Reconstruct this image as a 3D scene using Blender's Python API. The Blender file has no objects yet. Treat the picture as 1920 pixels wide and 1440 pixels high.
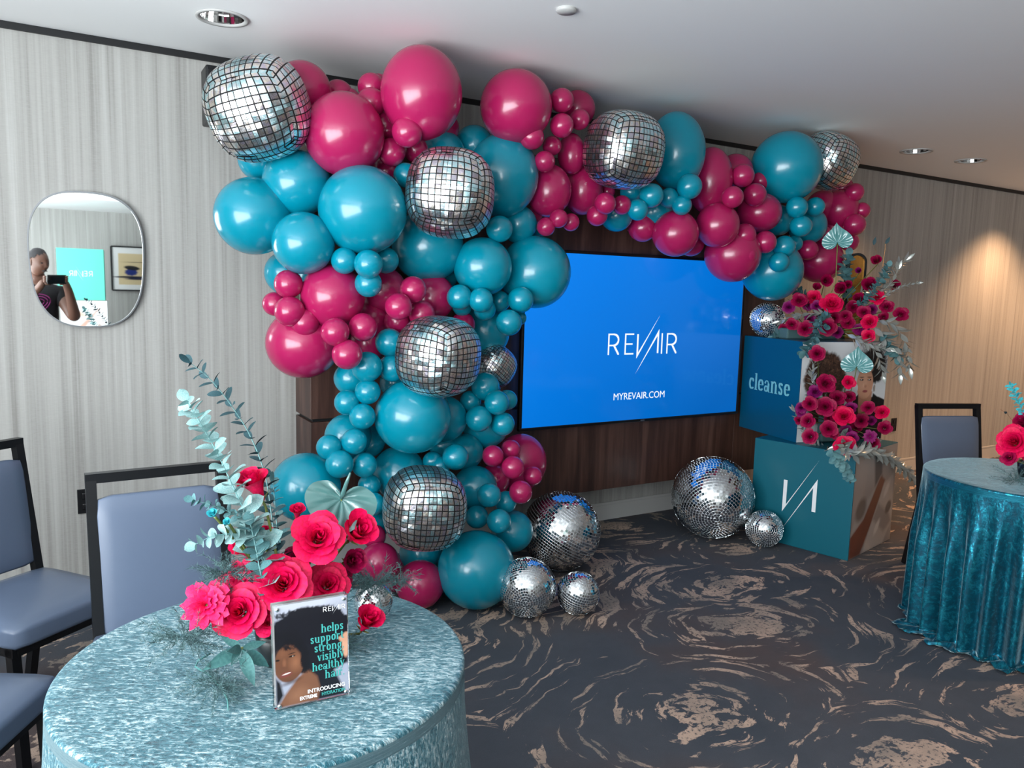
import bpy, bmesh, math, random
import numpy as np
from mathutils import Vector, Matrix, Euler
random.seed(7); np.random.seed(7)
S = bpy.context.scene
COL = S.collection
PI = math.pi
# ------------------------------------------------------------------ camera
F, YAW, PITCH, ROLL = 1448.33, 0.538648, 0.1211985, 0.026349
CAM = Vector((0, -4.1262, 1.5611))
CEIL = 2.65
fw = Vector((math.sin(YAW)*math.cos(PITCH), math.cos(YAW)*math.cos(PITCH), -math.sin(PITCH)))
rt = Vector((math.cos(YAW), -math.sin(YAW), 0)); dn = fw.cross(rt)
cr, sr = math.cos(ROLL), math.sin(ROLL)
RT = cr*rt - sr*dn; DN = sr*rt + cr*dn
cd = bpy.data.cameras.new('camera'); cam = bpy.data.objects.new('camera', cd); COL.objects.link(cam)
M = Matrix.Identity(4)
for i in range(3):
    M[i][0] = RT[i]; M[i][1] = -DN[i]; M[i][2] = -fw[i]; M[i][3] = CAM[i]
cam.matrix_world = M
cd.sensor_width = 36; cd.lens = F/1920*36; cd.clip_start = 0.02
S.camera = cam
def ray(x, y): return RT*((x-960)/F) + DN*((y-720)/F) + fw
def at(x, y, Y):
    v = ray(x, y); return CAM + v*((Y-CAM.y)/v.y)
def atz(x, y, z):
    v = ray(x, y); return CAM + v*((z-CAM.z)/v.z)
def px(n, P): return n*(P-CAM).dot(fw)/F          # size in metres of n pixels at point P
# ------------------------------------------------------------------ view, world, lights
vs = S.view_settings; vs.view_transform = 'Standard'; vs.look = 'None'; vs.gamma = 1; vs.use_curve_mapping = False
vs.exposure = 0.2
W = bpy.data.worlds.new('world'); S.world = W; W.use_nodes = True
W.node_tree.nodes['Background'].inputs[0].default_value = (0.75, 0.88, 1.0, 1)
W.node_tree.nodes['Background'].inputs[1].default_value = 1.0
def light(name, kind, loc, energy, color, rot=(0,0,0), **k):
    d = bpy.data.lights.new(name, kind); d.energy = energy; d.color = color
    for a, v in k.items(): setattr(d, a, v)
    o = bpy.data.objects.new(name, d); COL.objects.link(o); o.location = loc; o.rotation_euler = rot
    return o
# daylight entering by the long window of the left wall
light('window_daylight', 'AREA', (-2.04, -4.6, 1.5), 420, (0.92, 0.97, 1.0), (0, -PI/2-.5, 0), shape='RECTANGLE', size=1.9, size_y=5.6)
# warm recessed lamps of the ceiling
WARM = (1.0, 0.56, 0.29)
LX = at(1868,430,0).x
LAMPS = [(5.5,-.61,40),(LX,-.52,190),(LX+1.2,-.6,150),(6.6,-2.0,240),(4.9,-3.3,85),(3.2,-3.7,30),(1.4,-4.9,16),(4.6,-5.4,40),(7.8,-3.4,240)]
for x, y, e in LAMPS:
    light('ceiling_lamp', 'SPOT', (x, y, 2.62), e, WARM, (0,0,0), spot_size=1.95, spot_blend=0.85, shadow_soft_size=0.05)
# ------------------------------------------------------------------ materials
def lin(c):
    return tuple((v/255/12.92 if v/255 <= .04045 else ((v/255+.055)/1.055)**2.4) for v in c)
MATS = {}
def mat(name, rgb=(128,128,128), rough=.5, metal=0, **k):
    if name in MATS: return MATS[name]
    m = bpy.data.materials.new(name); m.use_nodes = True; MATS[name] = m
    b = m.node_tree.nodes['Principled BSDF']
    b.inputs['Base Color'].default_value = (*lin(rgb), 1)
    b.inputs['Roughness'].default_value = rough; b.inputs['Metallic'].default_value = metal
    for a, v in k.items():
        b.inputs[a.replace('_', ' ')].default_value = v
    return m
class N:
    """small node helper"""
    def __init__(s, m): s.t = m.node_tree; s.b = s.t.nodes['Principled BSDF']
    def n(s, typ, ins=None, **k):
        nd = s.t.nodes.new(typ)
        for a, v in k.items(): setattr(nd, a, v)
        for a, v in (ins or {}).items():
            if isinstance(v, bpy.types.NodeSocket): s.t.links.new(v, nd.inputs[a])
            else: nd.inputs[a].default_value = v
        return nd
    def l(s, a, b): s.t.links.new(a, b)
    def math(s, op, a, b=0.0, c=0.0):
        nd = s.t.nodes.new('ShaderNodeMath'); nd.operation = op
        for i, v in enumerate((a, b, c)):
            if isinstance(v, bpy.types.NodeSocket): s.t.links.new(v, nd.inputs[i])
            else: nd.inputs[i].default_value = v
        return nd.outputs[0]
    def ramp(s, fac, stops, interp='LINEAR'):
        nd = s.t.nodes.new('ShaderNodeValToRGB'); s.l(fac, nd.inputs[0]); cr = nd.color_ramp; cr.interpolation = interp
        while len(cr.elements) < len(stops): cr.elements.new(.5)
        for e, (p, c) in zip(cr.elements, stops): e.position = p; e.color = (*c, 1) if len(c) == 3 else c
        return nd.outputs[0]
    def mix(s, fac, a, b):
        nd = s.t.nodes.new('ShaderNodeMix'); nd.data_type = 'RGBA'
        for i, v in ((0, fac), (6, a), (7, b)):
            if isinstance(v, bpy.types.NodeSocket): s.l(v, nd.inputs[i])
            else: nd.inputs[i].default_value = v if i == 0 else (*v, 1)
        return nd.outputs[2]
    def mapping(s, vec, scale=(1,1,1), rot=(0,0,0), loc=(0,0,0)):
        return s.n('ShaderNodeMapping', {'Vector': vec, 'Scale': scale, 'Rotation': rot, 'Location': loc}).outputs[0]
    def noise(s, vec, scale, detail=3, rough=.5, dist=0):
        return s.n('ShaderNodeTexNoise', {'Vector': vec, 'Scale': scale, 'Detail': detail, 'Roughness': rough, 'Distortion': dist}).outputs[0]
    def bump(s, h, strength=.3, dist=.01):
        nd = s.n('ShaderNodeBump', {'Height': h, 'Strength': strength, 'Distance': dist}); s.l(nd.outputs[0], s.b.inputs['Normal'])
    def coord(s, k='Object'): return s.n('ShaderNodeTexCoord').outputs[k]
# wallpaper
m = mat('wallpaper', (158,156,150), .75); n = N(m); c = n.coord()
a = n.noise(n.mapping(c, (1,1,.012)), 24, 3, .6); b2 = n.noise(n.mapping(c, (1,1,.012)), 85, 2, .6); d = n.noise(n.mapping(c, (1,1,8)), 60, 2)
f = n.math('ADD', n.math('MULTIPLY', a, .55), n.math('ADD', n.math('MULTIPLY', b2, .32), n.math('MULTIPLY', d, .13)))
n.l(n.ramp(f, [(.34, lin((138,136,132))), (.45, lin((158,157,153))), (.55, lin((168,167,163))), (.68, lin((180,180,177)))]), n.b.inputs['Base Color'])
n.bump(f, .25, .004)
mat('ceiling_paint', (242,243,243), .8)
mat('black_trim', (16,17,20), .5)
mat('white_trim', (186,186,184), .5)
# walnut
m = mat('walnut', (62,42,36), .42); n = N(m); c = n.coord()
a = n.noise(n.mapping(c, (1,1,.06)), 28, 5, .65, .6); b2 = n.noise(n.mapping(c, (1,1,.12)), 5, 3, .5, 1.5)
f = n.math('ADD', n.math('MULTIPLY', a, .5), n.math('MULTIPLY', b2, .5))
n.l(n.ramp(f, [(.32, lin((38,24,21))), (.5, lin((68,45,38))), (.68, lin((98,70,60)))]), n.b.inputs['Base Color'])
# carpet: dark ground with brush-stroke swirls
m = mat('carpet', (50,55,62), .95); n = N(m); c0 = n.coord()
warp = n.n('ShaderNodeTexNoise', {'Vector': c0, 'Scale': 2.2, 'Detail': 3.0}).outputs['Color']
wv = n.n('ShaderNodeVectorMath', {0: warp, 1: (.5,.5,.5)}, operation='SUBTRACT').outputs[0]
wv = n.n('ShaderNodeVectorMath', {0: wv, 'Scale': .28}, operation='SCALE').outputs[0]
c = n.n('ShaderNodeVectorMath', {0: c0, 1: wv}, operation='ADD').outputs[0]
c = n.mapping(c, (.86, 1.35, 0), (0,0,-.22), (.35,.2,0))
v = n.n('ShaderNodeTexVoronoi', {'Vector': c, 'Scale': 1.0, 'Randomness': .8}, voronoi_dimensions='2D')
lv = n.n('ShaderNodeVectorMath', {0: c, 1: v.outputs['Position']}, operation='SUBTRACT').outputs[0]
sx = n.n('ShaderNodeSeparateXYZ', {0: lv}); ang = n.math('ARCTAN2', sx.outputs[1], sx.outputs[0]); dist = v.outputs['Distance']
cs = n.n('ShaderNodeSeparateColor', {0: v.outputs['Color']})
swirl = n.n('ShaderNodeCombineXYZ', {0: n.math('MULTIPLY', dist, 13.0), 1: n.math('MULTIPLY', n.math('COSINE', ang), 1.1), 2: n.math('ADD', n.math('MULTIPLY', n.math('SINE', ang), 1.1), n.math('MULTIPLY', cs.outputs[0], 40.0))}).outputs[0]
s1 = n.noise(swirl, 1.35, 6, .62, .35)
blob = n.math('MULTIPLY', n.math('SMOOTH_MAX', n.math('SUBTRACT', .2, dist), 0.0, .02), 1.1)
band = n.noise(n.mapping(c0, (1,1,1), (0,0,0), (7,3,0)), .9, 2)
thr = n.math('ADD', n.math('ADD', s1, blob), n.math('MULTIPLY', n.math('SUBTRACT', band, .5), .22))
big = n.ramp(thr, [(.562,(0,0,0)), (.588,(1,1,1))])
fine = n.noise(c0, 60, 3, .7)
big = n.math('MULTIPLY', big, n.ramp(fine, [(.36,(.0,)*3), (.47,(1,1,1))]))
tone = n.noise(c0, 1.1, 3)
ground = n.ramp(tone, [(.35, lin((60,68,78))), (.52, lin((72,76,84))), (.66, lin((84,70,68)))])
ground = n.mix(n.math('MULTIPLY', n.noise(c0, 14, 5, .7), .5), ground, lin((44,50,58)))
tan = n.ramp(n.noise(c0, 3.5, 4), [(.38, lin((132,122,114))), (.62, lin((190,164,146)))])
n.l(n.mix(big, ground, tan), n.b.inputs['Base Color']); n.bump(n.noise(c0, 260, 2), .5, .004)
# latex
def latex(name, rgb, rough=.26):
    m = mat(name, rgb, rough, Coat_Weight=.35, Coat_Roughness=.12)
    m.node_tree.nodes['Principled BSDF'].inputs['Subsurface Weight'].default_value = .08
    m.node_tree.nodes['Principled BSDF'].inputs['Subsurface Radius'].default_value = (.02,.02,.02)
    return m
latex('teal_latex', (0,136,160)); latex('magenta_latex', (166,26,84))
# printed foil
m = mat('disco_foil', (210,212,216), .16, 1.0); n = N(m)
uv = n.coord('UV'); sp = n.n('ShaderNodeSeparateXYZ', {0: uv})
def cell(o):   # warped so squares shrink towards the face centre
    s_ = n.math('SIGN', o); ab = n.math('ABSOLUTE', o); return n.math('MULTIPLY', s_, n.math('MULTIPLY', n.math('POWER', ab, .82), 5.5))
U, V_ = cell(sp.outputs[0]), cell(sp.outputs[1])
def line(o):
    fr = n.math('FRACT', n.math('ADD', o, 100.0)); return n.math('LESS_THAN', n.math('MINIMUM', fr, n.math('SUBTRACT', 1.0, fr)), .085)
ln = n.math('MAXIMUM', line(U), line(V_))
cid = n.n('ShaderNodeCombineXYZ', {0: n.math('FLOOR', U), 1: n.math('FLOOR', V_), 2: sp.outputs[2]}).outputs[0]
wn = n.n('ShaderNodeTexWhiteNoise', {'Vector': cid}, noise_dimensions='3D')
fog = n.noise(n.coord(), 55, 4, .8)
hue = n.ramp(n.math('ADD', n.math('MULTIPLY', n.noise(n.coord(), 5, 2), .75), n.math('MULTIPLY', wn.outputs[0], .3)),
     [(.3, lin((225,232,236))), (.42, lin((190,232,238))), (.52, lin((245,245,246))), (.6, lin((240,228,214))), (.68, lin((222,212,228))), (.8, lin((214,216,220)))])
col = n.mix(ln, hue, lin((8,9,12)))
n.l(col, n.b.inputs['Base Color'])
n.l(n.math('ADD', n.math('MULTIPLY', fog, .62), n.math('MULTIPLY', ln, .4)), n.b.inputs['Roughness'])
n.l(n.math('SUBTRACT', 1.0, n.math('MULTIPLY', ln, .9)), n.b.inputs['Metallic'])
bp = n.n('ShaderNodeBump', {'Height': n.noise(n.coord(), 7, 2), 'Strength': .22, 'Distance': .012}).outputs[0]
jit = n.n('ShaderNodeVectorMath', {0: wn.outputs['Color'], 1: (.5,.5,.5)}, operation='SUBTRACT').outputs[0]
jit = n.n('ShaderNodeVectorMath', {0: jit, 'Scale': .34}, operation='SCALE').outputs[0]
nn_ = n.n('ShaderNodeVectorMath', {0: bp, 1: jit}, operation='ADD').outputs[0]
n.l(n.n('ShaderNodeVectorMath', {0: nn_}, operation='NORMALIZE').outputs[0], n.b.inputs['Normal'])
mat('mirror_tile', (226,230,232), .06, 1.0); mat('grout_grey', (205,208,210), .38, .75)
# chair
mat('blue_vinyl', (88,101,122), .36); mat('black_metal', (20,21,24), .38, .3)
# velvet
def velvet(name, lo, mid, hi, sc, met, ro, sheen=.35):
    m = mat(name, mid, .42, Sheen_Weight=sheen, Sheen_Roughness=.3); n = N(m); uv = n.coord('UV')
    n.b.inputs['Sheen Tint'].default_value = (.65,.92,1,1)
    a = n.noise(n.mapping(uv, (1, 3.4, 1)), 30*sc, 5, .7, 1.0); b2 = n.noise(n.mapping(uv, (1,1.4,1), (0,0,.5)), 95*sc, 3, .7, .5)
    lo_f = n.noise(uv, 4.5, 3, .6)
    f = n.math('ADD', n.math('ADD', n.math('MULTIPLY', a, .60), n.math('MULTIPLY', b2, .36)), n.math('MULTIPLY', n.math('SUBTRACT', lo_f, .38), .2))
    n.l(n.ramp(f, [(.38, lin(lo)), (.5, lin(mid)), (.6, lin(hi))]), n.b.inputs['Base Color'])  # pale ramp end paints the crushed pile's sheen and glints into the colour
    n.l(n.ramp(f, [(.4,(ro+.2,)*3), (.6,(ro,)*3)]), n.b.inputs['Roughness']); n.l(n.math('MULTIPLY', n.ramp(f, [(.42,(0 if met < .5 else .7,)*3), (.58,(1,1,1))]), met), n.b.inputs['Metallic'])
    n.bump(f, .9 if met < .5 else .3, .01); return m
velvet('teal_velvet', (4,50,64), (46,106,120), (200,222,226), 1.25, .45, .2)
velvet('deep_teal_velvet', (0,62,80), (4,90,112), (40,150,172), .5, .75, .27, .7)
# leaves & flowers
def petal(name, a, b, sc=14):
    m = mat(name, a, .55, Subsurface_Weight=.06, Specular_IOR_Level=.25); n = N(m)
    m.node_tree.nodes['Principled BSDF'].inputs['Subsurface Radius'].default_value = (.02,.005,.008)
    n.l(n.mix(n.ramp(n.noise(n.coord(), sc, 3), [(.35,(0,0,0)),(.65,(1,1,1))]), lin(a), lin(b)), n.b.inputs['Base Color']); return m
petal('crimson_petal', (226,4,82), (200,0,62)); petal('dark_rose_petal', (170,2,70), (130,2,56)); petal('purple_petal', (146,16,98), (106,10,80)); petal('coral_petal', (234,26,98), (212,10,74))
petal('pale_eucalyptus', (160,190,188), (116,162,164), 20); petal('dark_eucalyptus', (46,78,84), (32,58,66), 20); petal('mid_eucalyptus', (98,140,142), (70,112,118), 20); petal('blue_green_leaf', (84,134,132), (70,118,118), 16); petal('bright_aqua_petal', (84,200,208), (50,170,185))
mat('fern_green', (70,100,102), .7); mat('stem_green', (110,122,62), .5); mat('pale_stem', (120,165,165), .5)
mat('silver_leaf', (176,180,174), .2, .45)
mat('grey_lacquer', (74,116,114), .2, Coat_Weight=.6); mat('aqua_lacquer', (92,150,150), .18, Coat_Weight=.6)
mat('vase_black', (14,16,18), .3)
# signs
mat('screen_bezel', (14,15,18), .3); mat('steel', (150,152,156), .3, .9); mat('chrome', (225,225,225), .06, 1)
mat('board_teal', (6,96,112), .42); mat('board_blue', (2,80,112), .3); mat('board_white', (222,222,220), .5)
mat('letter_white', (240,242,242), .4); mat('letter_aqua', (120,190,196), .5); mat('letter_mint', (62,160,154), .5)
m = mat('glass_mirror', (232,236,236), .015, 1.0)
m = mat('acrylic', (255,255,255), .03, Transmission_Weight=1.0, IOR=1.35)
m = mat('print', (128,128,128), .35); n = N(m); at_ = n.n('ShaderNodeAttribute', attribute_name='Col'); n.l(at_.outputs['Color'], n.b.inputs['Base Color'])
def emis(name, rgb, st):
    m = mat(name, (0,0,0), .12); b = m.node_tree.nodes['Principled BSDF']
    b.inputs['Emission Color'].default_value = (*lin(rgb), 1); b.inputs['Emission Strength'].default_value = st; return m
emis('screen_white', (240,248,255), 1.0)
m = emis('screen_blue', (0,110,205), 1.0); n = N(m); sp = n.n('ShaderNodeSeparateXYZ', {0: n.coord('Generated')})
g = n.math('ADD', n.math('MULTIPLY', n.math('SUBTRACT', 1.0, sp.outputs[0]), .6), n.math('MULTIPLY', sp.outputs[2], .4))
n.l(n.ramp(g, [(.1, lin((0,92,176))), (.9, lin((8,122,226)))]), n.b.inputs['Emission Color'])
mat('black_cotton', (14,14,18), .85); mat('skin_brown', (98,66,52), .5, Subsurface_Weight=.1); mat('hair_grey', (44,42,44), .85); mat('mint_board', (96,204,184), .5); mat('sofa_grey', (104,100,96), .9)
mat('shirt_print', (130,34,104), .7); mat('phone_black', (14,14,16), .15); mat('glass_pane', (255,255,255), .0, Transmission_Weight=1.0, IOR=1.01); mat('bronze_mirror', (190,130,60), .25, .8)
# ------------------------------------------------------------------ object helpers
def me_new(name, V, Fc, m, smooth=False):
    me = bpy.data.meshes.new(name); me.from_pydata([tuple(v) for v in V], [], Fc); me.materials.append(MATS[m])
    if smooth: me.polygons.foreach_set('use_smooth', [True]*len(me.polygons))
    me.update(); return me
def ob(name, me, parent=None, loc=(0,0,0), rot=(0,0,0), scale=(1,1,1)):
    o = bpy.data.objects.new(name, me); COL.objects.link(o); o.parent = parent
    o.location = loc; o.scale = scale if hasattr(scale, '__len__') else (scale,)*3
    if isinstance(rot, Matrix): o.rotation_mode = 'QUATERNION'; o.rotation_quaternion = rot.to_quaternion()
    else: o.rotation_euler = rot
    return o
def tag(o, label=None, cat=None, group=None, kind=None):
    for k, v in (('label', label), ('category', cat), ('group', group), ('kind', kind)):
        if v: o[k] = v
    return o
def thing(name, loc, label, cat, group=None, rot=(0,0,0)):
    return tag(ob(name, None, None, loc, rot), label, cat, group)
def bm_me(name, bm, m, smooth=False):
    me = bpy.data.meshes.new(name); bm.to_mesh(me); bm.free(); me.materials.append(MATS[m])
    if smooth: me.polygons.foreach_set('use_smooth', [True]*len(me.polygons))
    return me
def box_me(name, sx, sy, sz, m, bev=.002, seg=2, c=(0,0,0), smooth=False):
    bm = bmesh.new(); bmesh.ops.create_cube(bm, size=1)
    for v in bm.verts: v.co = Vector((v.co.x*sx+c[0], v.co.y*sy+c[1], v.co.z*sz+c[2]))
    if bev: bmesh.ops.bevel(bm, geom=bm.edges[:], offset=bev, segments=seg, affect='EDGES', profile=.5)
    return bm_me(name, bm, m, smooth)
def frame_of(d, up=Vector((0,0,1))):
    d = Vector(d).normalized(); a = d.cross(up)
    if a.length < 1e-4: a = d.cross(Vector((1,0,0)))
    a.normalize(); return a, a.cross(d).normalized()
def tube(pts, r, seg=8, cap=True, sq=None):
    """tube along points -> V, F ; r number or list"""
    pts = [Vector(p) for p in pts]; V = []; Fc = []; k = len(pts)
    rs = r if hasattr(r, '__len__') else [r]*k
    for i, p in enumerate(pts):
        d = pts[min(i+1, k-1)] - pts[max(i-1, 0)]; a, b = frame_of(d)
        for j in range(seg):
            t = 2*PI*(j+.5)/seg; V.append(p + (a*math.cos(t) + b*math.sin(t))*rs[i])
    for i in range(k-1):
        for j in range(seg):
            j2 = (j+1) % seg; Fc.append((i*seg+j, i*seg+j2, (i+1)*seg+j2, (i+1)*seg+j))
    if cap: Fc.append(tuple(range(seg))[::-1]); Fc.append(tuple((k-1)*seg+j for j in range(seg)))
    return V, Fc
def join(*parts):
    V = []; Fc = []
    for v, f in parts:
        o = len(V); V += list(v); Fc += [tuple(i+o for i in q) for q in f]
    return V, Fc
def bar(p, q, w, m, name, parent, d=None):
    """square tube between p and q"""
    V, Fc = tube([p, q], w*.7071, 4); return ob(name, me_new(name, V, Fc, m), parent)
def lathe(prof, seg=32):
    V = []; Fc = []; k = len(prof)
    for r, z in prof:
        for j in range(seg): V.append((r*math.cos(2*PI*j/seg), r*math.sin(2*PI*j/seg), z))
    for i in range(k-1):
        for j in range(seg):
            j2 = (j+1) % seg; Fc.append((i*seg+j, i*seg+j2, (i+1)*seg+j2, (i+1)*seg+j))
    return V, Fc
def look(d, up=Vector((0,0,1))):
    """rotation whose local +Z points along d"""
    d = Vector(d).normalized(); a, b = frame_of(d, up); m_ = Matrix.Identity(3)
    for i in range(3): m_[i][0] = a[i]; m_[i][1] = b[i]; m_[i][2] = d[i]
    if m_.determinant() < 0:
        for i in range(3): m_[i][0] *= -1
    return m_
# ---- lettering ----
def hull(P):
    P = sorted(set((round(a, 5), round(b, 5)) for a, b in P))
    if len(P) < 3: return P
    def half(Q):
        h = []
        for p in Q:
            while len(h) > 1 and (h[-1][0]-h[-2][0])*(p[1]-h[-2][1]) - (h[-1][1]-h[-2][1])*(p[0]-h[-2][0]) <= 0: h.pop()
            h.append(p)
        return h
    return half(P)[:-1] + half(P[::-1])[:-1]
def arc(cx, cy, rx, ry, a0, a1, k=14):
    return [(cx+rx*math.cos(math.radians(a0+(a1-a0)*i/k)), cy+ry*math.sin(math.radians(a0+(a1-a0)*i/k))) for i in range(k+1)]
T_, H_ = .235, .06      # broad nib: thick verticals, hair-thin horizontals
GL = {
 'o': (.86, [(arc(.43,.5,.26,.46,0,360,20),T_,H_)]),
 'c': (.78, [(arc(.43,.5,.26,.46,45,315,18),T_,H_), ([(.6,.78),(.62,.74)],.2,.16)]),
 'e': (.82, [(arc(.43,.5,.26,.46,5,318,18),T_,H_), ([(.2,.52),(.66,.52)],.06,H_)]),
 'l': (.46, [([(.23,.03),(.23,1.42)],T_,H_), ([(.05,.03),(.41,.03)],.06,H_), ([(.05,1.39),(.2,1.42)],.06,H_)]),
 'h': (.98, [([(.23,.03),(.23,1.42)],T_,H_), ([(.05,.03),(.4,.03)],.05,H_), ([(.23,.7),(.36,.9),(.52,.97),(.64,.9),(.7,.75)],.12,.1), ([(.72,.75),(.72,.03)],T_,H_), ([(.58,.03),(.93,.03)],.05,H_), ([(.05,1.39),(.2,1.42)],.06,H_)]),
 'n': (.98, [([(.23,.03),(.23,.95)],T_,H_), ([(.05,.03),(.4,.03)],.05,H_), ([(.23,.7),(.36,.9),(.52,.97),(.64,.9),(.7,.75)],.12,.1), ([(.72,.75),(.72,.03)],T_,H_), ([(.58,.03),(.93,.03)],.05,H_), ([(.05,.93),(.2,.95)],.05,H_)]),
 'u': (.98, [([(.23,.95),(.23,.3)],T_,H_), ([(.23,.3),(.3,.1),(.45,.03),(.6,.12),(.7,.3)],.12,.08), ([(.72,.95),(.72,.03)],T_,H_), ([(.05,.94),(.3,.94)],.05,H_), ([(.55,.94),(.8,.94)],.05,H_), ([(.72,.03),(.93,.03)],.05,H_)]),
 'p': (.92, [([(.23,.95),(.23,-.5)],T_,H_), (arc(.44,.5,.27,.45,-150,150,18),T_*.9,H_), ([(.05,-.5),(.42,-.5)],.05,H_), ([(.05,.93),(.2,.95)],.05,H_)]),
 'b': (.92, [([(.23,.03),(.23,1.42)],T_,H_), (arc(.44,.5,.27,.45,-150,150,18),T_*.9,H_), ([(.05,1.39),(.2,1.42)],.05,H_)]),
 'r': (.74, [([(.23,.03),(.23,.95)],T_,H_), ([(.05,.03),(.42,.03)],.05,H_), ([(.25,.6),(.36,.86),(.5,.93)],.08,.08), ([(.54,.82),(.55,.86)],.22,.2), ([(.05,.93),(.2,.95)],.05,H_)]),
 't': (.6, [([(.25,1.25),(.25,.25)],T_,H_), ([(.25,.25),(.33,.06),(.46,.05),(.54,.2)],.09,.07), ([(.03,.94),(.5,.94)],.05,H_)]),
 's': (.7, [(arc(.33,.74,.17,.21,20,180,8)+[(.22,.62),(.46,.42)]+arc(.34,.26,.16,.22,20,-170,8),.2,.09)]),
 'g': (.86, [(arc(.4,.56,.22,.38,0,360,18),T_*.85,H_), ([(.6,.9),(.72,.98),(.8,.93)],.08,.08), ([(.25,.2),(.2,.05),(.6,-.02),(.7,-.2),(.55,-.42),(.3,-.42),(.15,-.28),(.3,-.05)],.12,.09)]),
 'v': (.82, [([(.2,.95),(.42,.05)],T_,.04), ([(.42,.05),(.66,.95)],.08,.04), ([(.03,.94),(.36,.94)],.05,H_), ([(.54,.94),(.8,.94)],.05,H_)]),
 'y': (.82, [([(.2,.95),(.42,.1)],T_,.04), ([(.66,.95),(.38,-.2),(.28,-.42),(.16,-.42)],.08,.05), ([(.14,-.36),(.15,-.33)],.16,.16), ([(.03,.94),(.36,.94)],.05,H_), ([(.54,.94),(.8,.94)],.05,H_)]),
 'i': (.46, [([(.23,.03),(.23,.95)],T_,H_), ([(.05,.03),(.41,.03)],.05,H_), ([(.23,1.25),(.23,1.3)],.24,.2), ([(.05,.93),(.2,.95)],.05,H_)]),
 'a': (.88, [(arc(.34,.28,.18,.24,0,360,14),T_*.7,H_), ([(.64,.72),(.64,.08)],T_,H_), ([(.62,.75),(.5,.95),(.3,.94),(.2,.82)],.09,.08), ([(.2,.76),(.2,.79)],.2,.16), ([(.66,.03),(.84,.03)],.05,H_)]),
 ',': (.36, [([(.16,.1),(.16,.12)],.2,.18), ([(.2,.06),(.12,-.2)],.07,.05)]),
 '.': (.36, [([(.16,.1),(.16,.12)],.2,.2)]),
}
def nib(strokes, ox=0, oy=0, sc=1):
    V = []; Fc = []
    for pts, wx, wy in strokes:
        for (a, b), (c_, d_) in zip(pts[:-1], pts[1:]):
            E = [(.5*math.cos(t*PI/5), .5*math.sin(t*PI/5)) for t in range(10)] if wx > .1 and wy > .1 else [(-.5,-.5),(.5,-.5),(.5,.5),(-.5,.5)]
            h = hull([(a+wx*e, b+wy*g_) for e, g_ in E] + [(c_+wx*e, d_+wy*g_) for e, g_ in E])
            if len(h) < 3: continue
            o = len(V); V += [((ox+x*sc), (oy+y*sc), .00001*(len(Fc) % 7)) for x, y in h]; Fc.append(tuple(range(o, o+len(h))))
    return V, Fc
def word(s, size, align='L'):
    w = sum(GL[c_][0] if c_ in GL else .4 for c_ in s)*size; x = {'L': 0, 'R': -w, 'C': -w/2}[align]; parts = []
    for c_ in s:
        if c_ in GL: parts.append(nib(GL[c_][1], x, 0, size)); x += GL[c_][0]*size
        else: x += .4*size
    return join(*parts)
SL = [([(1.68,1.0),(1.68,-.2)],.09,.03)]
def lg(pts, w): return (pts, w, w)
def logo(w=.085, letters=True):
    R_ = lambda x: [lg([(x,0),(x,1)], w), lg([(x,1),(x+.28,1)]+arc(x+.28,.72,.27,.28,90,-90,8)+[(x,.44)], w), lg([(x+.3,.44),(x+.56,0)], w)]
    s = []
    if letters:
        s += R_(0) + [lg([(.95,0),(.95,1)], w), lg([(.95,1),(1.4,1)], w), lg([(.95,.5),(1.33,.5)], w), lg([(.95,0),(1.4,0)], w), lg([(3.12,0),(3.12,1)], w)] + R_(3.45)
    V, Fc = nib(s)
    q = w*.62
    P = [[(1.62,1.0),(1.62+2*q,1.0),(1.62+2*q*.95,.05),(2.95,2.0),(1.62,-.26)], [(1.6,-1.05),(2.93,1.26),(2.93,0),(2.93-2*q,0),(2.93-2*q,.9)]]
    tri = [[(0,1,2,4),(2,3,4)], [(0,4,1),(1,4,3,2)]]
    for poly, tr in zip(P, tri):
        o = len(V); V += [(x, y, 0.00003) for x, y in poly]; Fc += [tuple(o+i for i in t) for t in tr]
    return V, Fc
def text_me(s, size, m, align='LEFT', bold=0.0, ext=0.0):
    cu = bpy.data.curves.new('lettering', 'FONT'); cu.body = s; cu.size = size; cu.align_x = align; cu.offset = bold; cu.extrude = ext; cu.resolution_u = 3
    o = bpy.data.objects.new('lettering', cu); COL.objects.link(o); bpy.context.view_layer.update()
    me = bpy.data.meshes.new_from_object(o); bpy.data.objects.remove(o); me.materials.clear(); me.materials.append(MATS[m]); return me
def scaleV(VF, s, dx=0, dy=0, sx=1): return [(v[0]*s*sx+dx, v[1]*s+dy, v[2]*1) for v in VF[0]], VF[1]
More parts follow.
